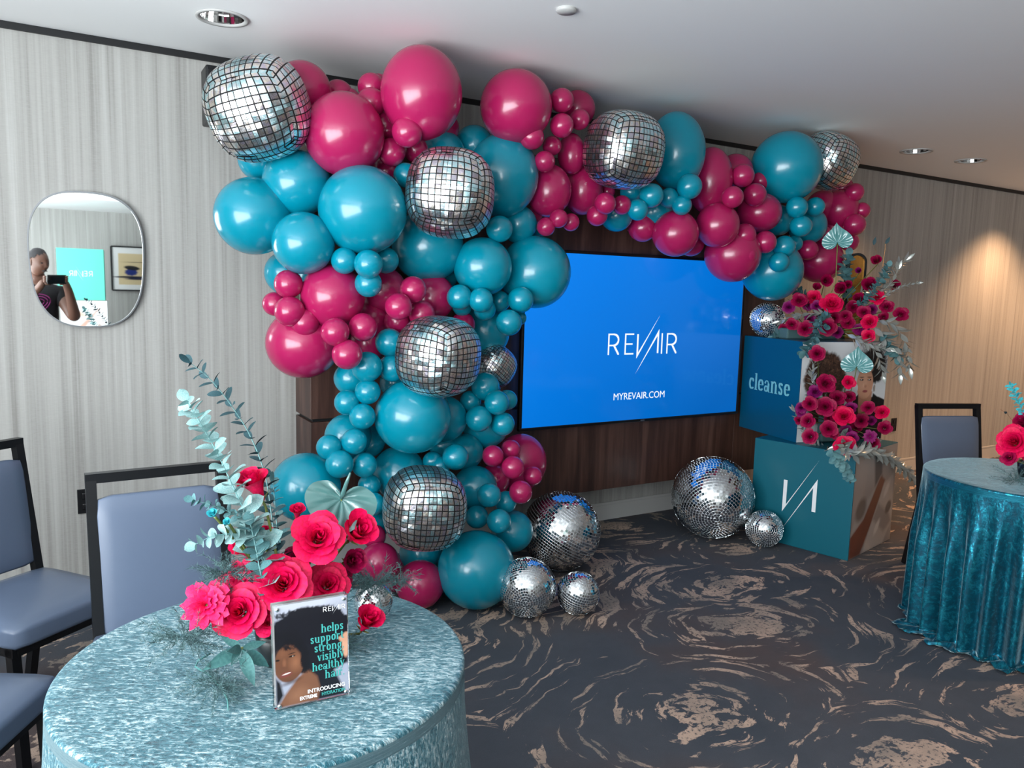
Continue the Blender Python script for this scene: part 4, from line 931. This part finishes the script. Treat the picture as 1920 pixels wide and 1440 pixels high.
P_.ell(.93*a_,.255,.12*a_,.055,(150,156,172),.35,.3,1,.05); P_.ell(.97*a_,.5,.06*a_,.14,(196,148,122),.25); P_.poly([(.86*a_,.585),(a_,.63),(a_,.52),(.9*a_,.54)], (190,142,116), .02)
P_.poly([(0,0),(.56*a_,0),(.6*a_,.12),(.56*a_,.24),(.44*a_,.33),(.3*a_,.27),(.12*a_,.12)], (112,74,54), .03); P_.ell(.3*a_,.1,.2*a_,.1,(136,94,70),.8,.4,.7); P_.poly([(0,0),(.1*a_,.12),(.06*a_,.25),(0,.3)], (16,17,24), .03)
P_.ell(.19*a_,.43,.215*a_,.20,(98,62,44),.08,-.15); P_.ell(.27*a_,.42,.12*a_,.12,(138,92,66),.9,0,.8); P_.ell(.1*a_,.53,.1*a_,.07,(116,76,54),.9,0,.7); P_.ell(.12*a_,.43,.035*a_,.06,(130,86,62),.7,0,.7)
P_.poly([(0,.75),(.3*a_,.74),(.46*a_,.5),(.46*a_,.3),(.36*a_,.36),(.34*a_,.5),(.24*a_,.6),(.1*a_,.62),(0,.6)], (14,15,22), .025)
P_.curl(.2*a_,.6,.16*a_,.04,(14,14,20),80,.014); P_.curl(.4*a_,.42,.05*a_,.12,(14,14,20),80,.014); P_.curl(.42*a_,.9,.4*a_,.03,(20,21,28),160,.016)
P_.ell(.225*a_,.488,.055*a_,.011,(24,16,14),.4,.1); P_.ell(.225*a_,.515,.065*a_,.006,(40,26,20),.5,.15); P_.ell(.03*a_,.47,.035*a_,.012,(24,16,14),.4); P_.ell(.235*a_,.487,.01*a_,.007,(190,180,170),.5)
P_.ell(.105*a_,.385,.055*a_,.018,(96,60,44),.5); P_.ell(.14*a_,.318,.10*a_,.03,(110,56,52),.35,.14); P_.ell(.145*a_,.325,.07*a_,.008,(220,206,196),.4,.16); P_.ell(.15*a_,.265,.1*a_,.02,(90,58,42),.8,.1,.6); P_.ell(.2*a_,.235,.2*a_,.03,(60,38,30),.8,.2,.7)
picture('portrait_print', P_, (wS*.02,-.0008,hS*.02), (wS*.96,0,0), (0,0,hS*.97), sg_)
def sx_(f): return wS*f
for w_, v_ in (('helps',.665),('support',.575),('strong,',.485),('visibly',.395),('healthy',.305),('hair.',.215)):
    V, Fc = word(w_, hS*.057, 'R'); V = [(x, -z, y) for x, y, z in V]; ob('headline_word', me_new('headline_word', V, Fc, 'letter_mint'), sg_, (wS*.93,-.0016,hS*v_))
V, Fc = scaleV(logo(.1), hS*.042); V = [(x, -z, y) for x, y, z in V]; ob('logo', me_new('logo', V, Fc, 'letter_white'), sg_, (wS*.66,-.0016,hS*.865), scale=(1.25,1,1))
ob('caption', text_me('INTRODUCING', hS*.052, 'letter_white', 'RIGHT', .0002), sg_, (wS*.93,-.0016,hS*.105), (PI/2,0,0))
ob('caption', text_me('HYDRATION', hS*.046, 'letter_mint', 'RIGHT', .0002), sg_, (wS*.93,-.0016,hS*.055), (PI/2,0,0), (.86,1,1))
ob('caption', text_me('EXTREME', hS*.046, 'letter_white', 'RIGHT', .0003), sg_, (wS*.55,-.0016,hS*.055), (PI/2,0,0), (.86,1,1))
V, Fc = lathe([(.001,-.0035),(.0035,-.003),(.0042,0),(.0042,.002)], 14); V = [(x, z, y) for x, y, z in V]
for fx, fz in ((.06,.04),(.94,.04),(.06,.955),(.94,.955)): ob('screw', me_new('screw', V, Fc, 'chrome', True), sg_, (wS*fx, 0, hS*fz))
# ------------------------------------------------------------------ flowers on the display boxes
C7 = lambda x, y, r: (1380+x*.1979, 400+y*.1979, r*.1979)
TS = Vector((4.35, -.72, TOPZ+.03))         # heart of the top arrangement
DH = Vector((TS.x-CAM.x, TS.y-CAM.y, 0)).normalized()
def atd(x, y, off):       # point on the upright plane facing the viewer's side, off metres in front of the arrangement's heart
    v = ray(x, y); return CAM + v*(((TS-CAM).dot(DH)-off)/v.dot(DH))
fm = lambda c: {'b':'crimson_petal','d':'dark_rose_petal','p':'purple_petal','c':'coral_petal'}[c]
TOP = [(905,870,98,'b',0),(600,830,70,'d',1),(740,800,66,'b',2),(850,640,62,'d',3),(1000,720,62,'d',3),(765,880,50,'p',1),(1035,975,56,'d',1),(1210,940,60,'d',1),(1265,1035,72,'b',0),(865,1080,80,'d',0),
 (655,1095,72,'d',0),(530,1055,56,'d',0),(450,1090,44,'d',1),(1255,1165,62,'b',0),(1160,1100,52,'p',1),(960,1130,52,'p',1),(1110,890,62,'d',2),(1060,1040,62,'d',1),(1165,820,56,'d',3),(1265,690,74,'d',3),
 (1340,800,66,'b',2),(1425,890,62,'d',2),(1560,960,66,'d',2),(1495,695,56,'d',3),(1335,460,52,'d',3),(1165,550,32,'p',3),(500,890,56,'p',1),(1400,980,44,'d',2),(1290,910,46,'p',2),(700,1000,52,'p',1),
 (930,990,62,'d',1),(680,870,52,'p',2),(1065,680,44,'d',3),(1200,1110,56,'p',1),(800,960,58,'d',2),(760,715,44,'d',3)]
LMs = LM; 
LM = [(1570,447,'the upright aqua anthurium'), (1609,505,'the arched mirror'), (1438,598,'the mirror ball on the boxes'), (1559,572,'the brightest top rose'), (1505,637,'the upper box front edge'), (1607,678,'the heart shaped aqua anthurium'), (1702,560,'the fine twig at the far right'), (1631,607,'the bright rose of the top right cluster')]
cn = {'b':'bright crimson','d':'dark crimson','p':'purple','c':'coral'}
xy = [C7(a, b, c) for a, b, c, d, e in TOP]
labs = auto_labels([(p_[0], p_[1], cn[t_[3]]) for p_, t_ in zip(xy, TOP)], 'rose')
labs[0] = 'largest bright crimson rose facing forward on top of the display boxes'; labs[8] = 'bright crimson rose facing forward at the right of the top cluster'
for (x, y, r), t_, lab in zip(xy, TOP, labs):
    far_flower(x, y, r, atd(x, y, .20-t_[4]*.1), fm(t_[3]), lab, TS, 'rose' if t_[4] < 3 else 'bud', group='roses on top of the display boxes')
C8 = lambda x, y, r: (1480+x*.18056, 640+y*.18056, r*.18056)
LOW = [(290,130,78,'d',1),(375,440,95,'d',0),(612,425,66,'b',0),(270,530,70,'p',1),(500,590,76,'d',1),(215,650,72,'d',0),(375,680,96,'d',0),(125,690,54,'p',1),(195,830,72,'d',0),(565,780,102,'b',-1),(640,690,56,'p',0),
 (215,990,76,'d',0),(410,910,82,'d',-1),(590,930,60,'p',0),(458,965,52,'d',1),(650,1000,60,'p',0),(580,1095,106,'b',-1),(745,825,72,'d',1),(850,830,50,'p',1),(820,690,66,'d',0),(965,740,70,'b',0),(990,900,68,'d',0),
 (835,985,46,'p',-1),(875,1060,60,'d',0),(620,580,62,'d',2),(410,800,52,'d',1),(125,740,50,'p',1),(690,900,60,'d',2),(100,820,44,'d',2)]
LM = [(1607,678,'the heart shaped aqua anthurium'), (1582,781,'the brightest lower rose'), (1585,838,'the lowest bright rose'), (1675,796,'the right wall outlet'), (1495,831,'the upper box lower corner'), (1532,663,'the lone rose on the portrait'), (1620,715,'the printed face')]
xy = [C8(a, b, c) for a, b, c, d, e in LOW]
labs = auto_labels([(p_[0], p_[1], cn[t_[3]]) for p_, t_ in zip(xy, LOW)], 'rose')
labs = [l_ if 'portrait' in l_ or 'face' in l_ or 'lower' in l_ else l_+', front cluster' for l_ in labs]
labs[0] = 'lone crimson rose on a straight stem at the top of the portrait'; labs[9] = 'brightest rose in the middle of the cluster before the portrait'; labs[16] = 'lowest bright crimson rose, hanging over the lower box edge'
labs[22] = 'small frilled purple carnation low at the right of the front cluster'
ub = up_t.matrix_basis
def face_pt(x, y, off):   # point in front of the portrait face of the upper box
    a = ub @ Vector((.3,-off,.3)); nrm = (ub.to_3x3() @ Vector((0,-1,0))); v = ray(x, y); return CAM + v*((a-CAM).dot(nrm)/v.dot(nrm))
LS = ub @ Vector((.30, -.045, .12))
for (x, y, r), t_, lab in zip(xy, LOW, labs):
    P = face_pt(x, y, .22-t_[4]*.05+(.10 if y > 812 else 0)); far_flower(x, y, r, P, fm(t_[3]), lab, LS if y > 700 else face_pt(x+3, y+60, .05), 'carnation' if 'carnation' in lab else 'rose', group='roses before the portrait')
fo = ob('floral_foam', box_me('floral_foam', .26, .05, .16, 'fern_green', .01), None, ub @ Vector((.28,-.03,.09)), (0,0,math.radians(-12))); tag(fo, 'dark foam block hidden in the rose cluster in front of the portrait', 'flower foam')
fo = ob('floral_foam', box_me('floral_foam', .42, .16, .07, 'fern_green', .01), None, (4.34,-.68,TOPZ+.035), (0,0,math.radians(-12))); tag(fo, 'dark foam block under the roses on top of the boxes', 'flower foam')
# anthuriums
P = atd(1570,446,.1); anthurium(P, px(29,P), vdir(P,-.1,.1), math.radians(186), 'upright aqua anthurium on a long stem in front of the magenta balloons', [atd(1567,530,.08), TS], False)
P = face_pt(1607,678,.12); anthurium(P, px(30,P), vdir(P,0,.1), math.radians(180), 'heart shaped aqua anthurium in front of the printed portrait', [face_pt(1602,712,.08), LS], False)
# foliage
lb = lo_t.matrix_basis
def GP(L, off):
    a = lb @ Vector((.3,-off,.3)); nrm = lb.to_3x3() @ Vector((0,-1,0)); return [CAM+ray(x, y)*((a-CAM).dot(nrm)/ray(x, y).dot(nrm)) for x, y in L]
def AP(L, Y): return [atd(x, y, -(Y+.85)*1.0) for x, y in L]
def FP(L, o): return [face_pt(x, y, o) for x, y in L]
fol = [('silver', AP([(1600,560),(1640,530),(1668,510),(1698,488)], -.7), 13, 'silver leafed branch rising right of the arched mirror'),
 ('silver', AP([(1610,580),(1645,552),(1672,530),(1684,505)], -.85), 12, 'silver leafed branch behind the two right roses'),
 ('silver', AP([(1650,560),(1690,538),(1722,531)], -.9), 6, 'fine silver twig sticking out at the far right of the roses'),
 ('silver', AP([(1640,600),(1675,610),(1696,640),(1706,690)], -1.0), 15, 'silver leafed branch drooping at the right, outermost one'),
 ('silver', AP([(1635,610),(1660,635),(1685,665),(1688,700)], -1.05), 15, 'silver leafed branch drooping beside the box edge'),
 ('silver', AP([(1600,632),(1625,645),(1645,665),(1655,700)], -1.08), 14, 'silver leafed branch drooping over the printed dark hair'),
 ('silver', AP([(1585,625),(1612,640),(1640,650),(1662,655)], -1.09), 12, 'silver leafed branch lying along the top edge of the portrait'),
 ('silver', AP([(1560,590),(1520,588),(1485,595),(1462,602)], -1.0), 11, 'silver leafed sprig between the roses and the small mirror ball'),
 ('silver', AP([(1540,580),(1512,562),(1490,566),(1468,578)], -.85), 9, 'silver leafed sprig at the upper left of the top roses'),
 ('silver', FP([(1560,850),(1530,835),(1505,800),(1490,770)], .1), 10, 'silver leafed sprig at the left of the lower roses'),
 ('silver', FP([(1560,760),(1535,735),(1522,705),(1528,680)], .06), 11, 'silver leafed sprig over the printed brown curls'),
 ('silver', [LS]+GP([(1590,850),(1630,846),(1672,862),(1718,900)], .035), 13, 'long silver leafed spray reaching right past the lower box'),
 ('silver', FP([(1545,846),(1570,838),(1600,842),(1640,830)], .24), 12, 'silver leafed sprig beneath the lower roses'),
 ('euc', AP([(1590,565),(1588,535),(1584,505),(1590,480)], -.68), 11, 'blue green eucalyptus stem standing left of the arched mirror'),
 ('euc', AP([(1540,575),(1520,560),(1500,548),(1486,540)], -.8), 9, 'blue green eucalyptus sprig at the upper left of the top roses'),
 ('euc', FP([(1538,600),(1530,625),(1518,650),(1510,660)], .12), 11, 'blue green eucalyptus hanging over the box front edge'),
 ('euc', AP([(1560,595),(1545,592),(1530,605),(1545,612)], -1.1), 8, 'small blue green sprig among the middle top roses'),
 ('euc', AP([(1650,625),(1665,640),(1672,655),(1680,668)], -1.04), 13, 'blue green sprig hanging by the printed dark hair'),
 ('euc', AP([(1475,600),(1455,625),(1444,645),(1443,680)], -.78), 7, 'thin blue green tendril hanging over the blue box side'),
 ('euc', GP([(1560,845),(1572,865),(1585,880),(1592,898)], .10), 9, 'blue green sprig hanging below the lowest bright rose'),
 ('euc', AP([(1600,570),(1625,560),(1655,520),(1665,500)], -.9), 8, 'blue green sprig behind the top right rose'),
 ('euc', AP([(1490,615),(1475,622),(1462,628),(1450,632)], -.95), 8, 'small blue green sprig below the mirror ball on the boxes')]
for i, (k_, pts, s_, lab) in enumerate(fol):
    u_ = px(1, pts[0]); s_ = s_*u_*1.9
    branch('silver_branch' if k_ == 'silver' else 'eucalyptus_stem', pts, (s_, s_*.8), 'silver_leaf' if k_ == 'silver' else 'mid_eucalyptus', lab, 'foliage' if k_ == 'silver' else 'eucalyptus', 'sprays on the display boxes', .62 if k_ == 'silver' else .6, .36 if k_ == 'silver' else .8, k_ == 'silver', joined=True, ang=.8 if k_ == 'silver' else 1.1, seed=i+40, stem_m='silver_leaf' if k_ == 'silver' else 'pale_stem')
for i, (pp, lab) in enumerate((((( 1648,500),(1642,470),(1638,460),(1641,448)), 'single dark leaf on a hair thin stem above the roses, left one'), (((1655,500),(1659,470),(1660,458),(1669,444)), 'single dark leaf on a hair thin stem above the roses, right one'))):
    pts = AP(pp, -.85); t = thing('leaf_stem', pts[0], lab, 'foliage'); V, Fc = tube([p-pts[0] for p in pts], .0006, 5); ob('stem', me_new('stem', V, Fc, 'bronze_mirror'), t)
    dr = (pts[3]-pts[2]).normalized(); x_ = dr.cross(CAM-pts[3]).normalized(); z_ = x_.cross(dr); ob('leaf', me_new('leaf', *leaf_me('dark_eucalyptus', .42, True), 'dark_eucalyptus', True), t, pts[2]-pts[0], Matrix((x_, dr, z_)).transposed(), px(16, pts[3]))
# ------------------------------------------------------------------ centrepiece of the right table
Y2 = -2.36; V2 = at(1935, 885, Y2); V2.z = .763
V, Fc = lathe([(.001,.002),(.05,.002),(.058,.03),(.062,.07),(.055,.075),(.05,.06),(.001,.058)], 32)
tag(ob('vase', me_new('vase', V, Fc, 'vase_black', True), None, V2), 'low black vase on the right hand table', 'vase'); S2 = V2+Vector((0,0,.055))
for x, y, r, m_, cup, lab in ((1903,830,29,'crimson_petal',0,'open crimson rose at the right picture edge, on the right hand table'),(1921,795,18,'dark_rose_petal',1,'dark crimson rose above the open one on the right hand table'),(1892,858,15,'dark_rose_petal',0,'dark crimson rose below the open one on the right hand table'),(1940,840,30,'crimson_petal',0,'crimson rose cut by the right picture edge')):
    P = at(x, y, Y2); near_rose(P, px(r, P), vdir(P,-.4,.4), m_, lab, S2, bool(cup))
P = at(1905,880,Y2-.02); P.z = .775; fern('asparagus_fern', P, px(45,P), 30, 'wispy grey fern below the rose on the right hand table', 77, .35)
pts = [at(x, y, Y2) for x, y in ((1930,860),(1925,800),(1912,760),(1896,722))]; u_ = px(1, pts[0])
branch('eucalyptus_stem', pts, (14*u_, 10*u_), 'bright_aqua_petal', 'bright aqua sprig rising from the right hand table flowers', 'eucalyptus', None, .9, .6, joined=False, seed=91)
pts = [at(x, y, Y2) for x, y in ((1915,800),(1895,785),(1888,775),(1876,768))]; t = thing('leaf_stem', pts[0], 'single dark leaf on a thin stem above the right hand table', 'foliage')
V, Fc = tube([p-pts[0] for p in pts], .0005, 5); ob('stem', me_new('stem', V, Fc, 'bronze_mirror'), t)
dr = (pts[3]-pts[2]).normalized(); x_ = dr.cross(CAM-pts[3]).normalized(); ob('leaf', me_new('leaf', *leaf_me('dark_eucalyptus', .42, True), 'dark_eucalyptus', True), t, pts[2]-pts[0], Matrix((x_, dr, x_.cross(dr))).transposed(), px(13, pts[3]))
# ------------------------------------------------------------------ what the wall mirror shows: photographer, boxes, framed print, sofa
FR = Matrix((RT, -DN, -fw)).transposed()      # camera frame: x right, y up, z back
def cf(x, y, z): return CAM + FR @ Vector((x, y, z))
ph = tag(ob('phone', None, None, CAM), 'black phone held sideways by the photographer, seen in the wall mirror', 'phone')
ph.rotation_mode = 'QUATERNION'; ph.rotation_quaternion = FR.to_quaternion()
ob('phone_body', box_me('phone_body', .175, .085, .009, 'phone_black', .004, 3), ph, (.072,-.018,.012))
ob('camera_bump', box_me('camera_bump', .038, .04, .003, 'screen_bezel', .001), ph, (.004,-.004,.0062))
def skin(name, chain, edges, m, parent=None, lv=2):
    me = bpy.data.meshes.new(name); me.from_pydata([c_[0] for c_ in chain], edges, []); me.materials.append(MATS[m]); o = ob(name, me, parent)
    md = o.modifiers.new('skin', 'SKIN'); sv = me.skin_vertices[0].data
    for i, c_ in enumerate(chain):
        r_ = c_[1]; sv[i].radius = r_ if hasattr(r_, '__len__') else (r_, r_)
    sv[0].use_root = True; md.use_smooth_shade = True; sb = o.modifiers.new('sub', 'SUBSURF'); sb.levels = lv; sb.render_levels = lv; return o
pers = thing('person', (-.10,-4.62,0), 'person in black t-shirt with purple print holding up a phone, seen in the wall mirror', 'person')
W0 = Vector((-.10,-4.62,0))
def w(x, y, z): return Vector((x, y, z))-W0
HD = w(-.085,-4.46,1.70)
LH, RH = cf(-.022,-.03,.045)-W0, cf(.155,-.03,.03)-W0       # hands at the two ends of the phone
body = [(w(-.12,-4.62,.95),(.17,.13)),(w(-.12,-4.62,1.10),(.18,.14)),(w(-.12,-4.61,1.28),(.185,.13)),(w(-.12,-4.60,1.42),(.15,.10)),(w(-.11,-4.56,1.52),(.065,.06)),(w(-.10,-4.50,1.60),(.06,.06)),
        (w(-.30,-4.57,1.42),.07),(w(-.38,-4.46,1.20),.055),(LH+Vector((-.05,-.05,-.08)),.036),(LH,.03),
        (w(.07,-4.57,1.42),.07),(w(.20,-4.44,1.17),.058),(RH+Vector((.03,-.05,-.09)),.038),(RH,.03),
        (w(-.22,-4.62,.80),(.10,.1)),(w(-.22,-4.60,.45),.065),(w(-.22,-4.62,.1),.045),(w(-.22,-4.52,.04),.04),(w(-.02,-4.62,.80),(.10,.1)),(w(-.02,-4.60,.45),.065),(w(-.02,-4.62,.1),.045),(w(-.02,-4.52,.04),.04)]
ed = [(0,1),(1,2),(2,3),(3,4),(4,5),(3,6),(6,7),(7,8),(8,9),(3,10),(10,11),(11,12),(12,13),(0,14),(14,15),(15,16),(16,17),(0,18),(18,19),(19,20),(20,21)]
skin('body', body, ed, 'skin_brown', pers)
sh = [(w(-.12,-4.62,.88),(.20,.16)),(w(-.12,-4.62,1.10),(.20,.16)),(w(-.12,-4.61,1.28),(.205,.15)),(w(-.12,-4.60,1.43),(.17,.115)),(w(-.11,-4.575,1.50),(.085,.075)),(w(-.30,-4.575,1.42),.09),(w(-.35,-4.52,1.30),.08),(w(.07,-4.575,1.42),.09),(w(.13,-4.52,1.29),.08)]
skin('t_shirt', sh, [(0,1),(1,2),(2,3),(3,4),(3,5),(5,6),(3,7),(7,8)], 'black_cotton', pers)
skin('trousers', [(w(-.12,-4.62,.93),(.19,.15)),(w(-.22,-4.62,.78),.12),(w(-.22,-4.60,.45),.085),(w(-.22,-4.62,.1),.065),(w(-.02,-4.62,.78),.12),(w(-.02,-4.60,.45),.085),(w(-.02,-4.62,.1),.065)], [(0,1),(1,2),(2,3),(0,4),(4,5),(5,6)], 'black_cotton', pers, 1)
# head: modelled sphere turned towards the phone
def head():
    bm = bmesh.new(); bmesh.ops.create_uvsphere(bm, u_segments=40, v_segments=28, radius=1)
    for v in bm.verts:
        x, y, z = v.co; X = x*.078; Yy = y*.098; Z = z*.122           # faces +Y
        if z < 0: X *= 1-.22*z*z; Yy *= 1-.12*z*z
        g = lambda cx, cz, s_: math.exp(-((x-cx)**2+(z-cz)**2)/s_)
        if y > 0: Yy += .028*g(0,-.14,.012)*(1)+.012*g(0,.02,.02)-.012*g(.38,.12,.02)-.012*g(-.38,.12,.02)+.011*g(0,-.47,.02)+.006*g(0,-.62,.01)+.008*g(.42,-.1,.05)+.008*g(-.42,-.1,.05)+.008*g(0,.3,.2)
        v.co = (X, Yy, Z)
    return bm_me('head', bm, 'skin_brown', True)
turn = math.radians(-38); hd = ob('head', head(), pers, HD, (math.radians(-12),0,turn))
bm = bmesh.new(); bmesh.ops.create_icosphere(bm, subdivisions=4, radius=1)
for v in bm.verts:
    x, y, z = v.co; k_ = 1+.03*math.sin(x*30)*math.sin(y*27)*math.sin(z*33); v.co = (x*.084*k_, (y*.1-.012)*k_, z*.118*k_+.016)
bmesh.ops.delete(bm, geom=[v for v in bm.verts if v.co.z < .035-.9*max(0,-v.co.y) or (v.co.y > .045 and v.co.z < .075)], context='VERTS')
ob('hair', bm_me('hair', bm, 'hair_grey', True), hd)
for sx in (-1, 1):
    ob('eye', (lambda VF: me_new('eye', *VF, 'phone_black', True))(lathe([(max(.001,math.sin(PI*i/8)*.011), -math.cos(PI*i/8)*.006) for i in range(9)], 12)), hd, (sx*.03,.083,.012))
    ob('ear', (lambda VF: me_new('ear', *VF, 'skin_brown', True))(lathe([(max(.001,math.sin(PI*i/8)*.022), -math.cos(PI*i/8)*.032) for i in range(9)], 12)), hd, (sx*.078,0,-.005), scale=(.4,.8,1))
V, Fc = tube([(-.026,.092,-.062),(-.01,.1,-.058),(.01,.1,-.058),(.026,.092,-.062)], [.003,.006,.006,.003], 8); ob('lips', me_new('lips', V, Fc, 'hair_grey', True), hd)
# fingers curl round the phone ends
for H_0, sd in ((LH, -1), (RH, 1)):
    base = FR.transposed() @ (H_0+W0-CAM)
    for k, (ln, yo) in enumerate(((.05,.02),(.056,.004),(.052,-.012),(.042,-.027))):
        ex = -.018 if sd < 0 else .162
        pts = [Vector((base.x, base.y+yo*.6, base.z)), Vector((ex+sd*.014, -.012+yo, .030)), Vector((ex+sd*.010, -.012+yo, .010 if sd > 0 else .022)), Vector((ex-sd*(.014 if sd > 0 else -.002), -.012+yo, .004 if sd > 0 else .018))]
        V, Fc = tube([CAM+FR@p-W0 for p in pts], [.011,.009,.008,.006], 8); ob('finger', me_new('finger', V, Fc, 'skin_brown', True), pers)
    pts = [Vector((base.x, base.y-.01, base.z)), Vector((base.x-sd*.01, -.06, .03)), Vector((base.x-sd*.045, -.066, .022))]
    V, Fc = tube([CAM+FR@p-W0 for p in pts], [.013,.011,.008], 8); ob('thumb', me_new('thumb', V, Fc, 'skin_brown', True), pers)
# shirt print: interlaced purple rings, a ribbon laid just in front of the chest
V = []; Fc = []
for rr, tl in ((.085,0),(.06,.9),(.035,.4)):
    P_r = [Vector((-.09+rr*math.cos(a*PI/14)*(1+.15*math.sin(2*a*PI/14+tl)), 0, 1.33+rr*.9*math.sin(a*PI/14+tl*.1))) for a in range(29)]
    V2_, F2_ = tube([p+Vector((0,-4.447,0))-W0 for p in P_r], .0045, 6); V, Fc = join((V, Fc), (V2_, F2_))
ob('shirt_print', me_new('shirt_print', V, Fc, 'shirt_print', True), pers)
# box stack behind the photographer
bx, by = .10, -7.1
for i, (m_, lab) in enumerate((('skin_brown','lowest box of the stack across the room, seen in the wall mirror'), ('board_white','white middle box across the room, seen in the wall mirror'), ('mint_board','mint box with white logo on top across the room, seen in the wall mirror'))):
    t = thing('display_box', (bx-.02*i+.02, by, .645*i+.002), lab, 'box', 'boxes across the room', (0,0,math.radians(4)))
    ob('carton', box_me('carton', .52, .52, .64, m_, .003, c=(.26,-.26,.32)), t)
    if i == 2:
        V, Fc = scaleV(logo(.11), .062); V = [(-x, z+.003, y) for x, y, z in V]; ob('logo', me_new('logo', V, [f[::-1] for f in Fc], 'letter_white'), t, (.385,0,.30), scale=(1,1,1))
        ob('portrait_strip', box_me('portrait_strip', .004, .5, .62, 'skin_brown', 0), t, (-.003,-.26,.32))
    if i == 1:
        P_ = Paint(60,70,.82,(226,226,224)); P_.poly([(.1,.9),(.5,.5),(.8,.35),(.8,.28),(.45,.42)], (222,168,150), .03); P_.ell(.35,.3,.12,.16,(214,196,184),.6); P_.ell(.5,.75,.2,.06,(232,190,172),.6,.5); P_.poly([(.1,.5),(.3,.2),(.34,.22),(.16,.55)], (180,160,150), .02)
        picture('sketch_print', P_, (.52,.003,0), (-.52,0,0), (0,0,.64), t)
# framed abstract print
fa, fb = at(207,462,8.4), at(275,545,8.4)
t = thing('framed_picture', (fa.x, YF+.03, fb.z), 'framed abstract print in blue and tan on the opposite wall, seen in the wall mirror', 'picture')
fw_, fh_ = .85, fa.z-fb.z
for l_, s_ in (((fw_/2,0,0),(fw_,.03,.02)),((fw_/2,0,fh_),(fw_,.03,.02)),((0,0,fh_/2),(.02,.03,fh_)),((fw_,0,fh_/2),(.02,.03,fh_))): ob('frame_bar', box_me('frame_bar', *s_, 'black_metal', .002), t, l_)
P_ = Paint(150,100,fw_/fh_,(222,222,220)); q_ = fw_/fh_
P_.poly([(.13,.12),(q_-.13,.12),(q_-.13,.86),(.13,.86)], (206,186,146), .01); P_.ell(q_-.4,.42,.16,.1,(20,40,110),.3,0,1,.04); P_.ell(q_-.42,.52,.2,.06,(16,18,24),.3,.1); P_.ell(.55,.42,.22,.1,(22,44,120),.3,0,1,.04); P_.ell(.62,.6,.1,.12,(18,20,28),.2); P_.ell(.9,.3,.6,.03,(16,20,40),.4); P_.ell(q_-.5,.26,.3,.03,(18,26,60),.5); P_.ell(.8,.66,.5,.008,(20,20,26),.5)
picture('abstract_print', P_, (fw_-.01,.0,.01), (-(fw_-.02),0,0), (0,0,fh_-.02), t)
t = thing('sofa', (1.75,-7.75,0), 'grey sofa against the opposite wall, only its back top seen in the wall mirror', 'sofa')
ob('sofa_back', box_me('sofa_back', 1.9, .2, .82, 'sofa_grey', .05, 4, smooth=True), t, (0,-.35,.51)); ob('sofa_seat', box_me('sofa_seat', 1.7, .75, .32, 'sofa_grey', .04, 4, smooth=True), t, (0,.02,.26))
for sx in (-.87,.87): ob('sofa_arm', box_me('sofa_arm', .18, .85, .5, 'sofa_grey', .04, 4, smooth=True), t, (sx,.02,.32))
for sx in (-.85,.85):
    for sy in (-.3,.38): ob('leg', box_me('leg', .05, .05, .1, 'black_metal', .004), t, (sx,sy,.05))
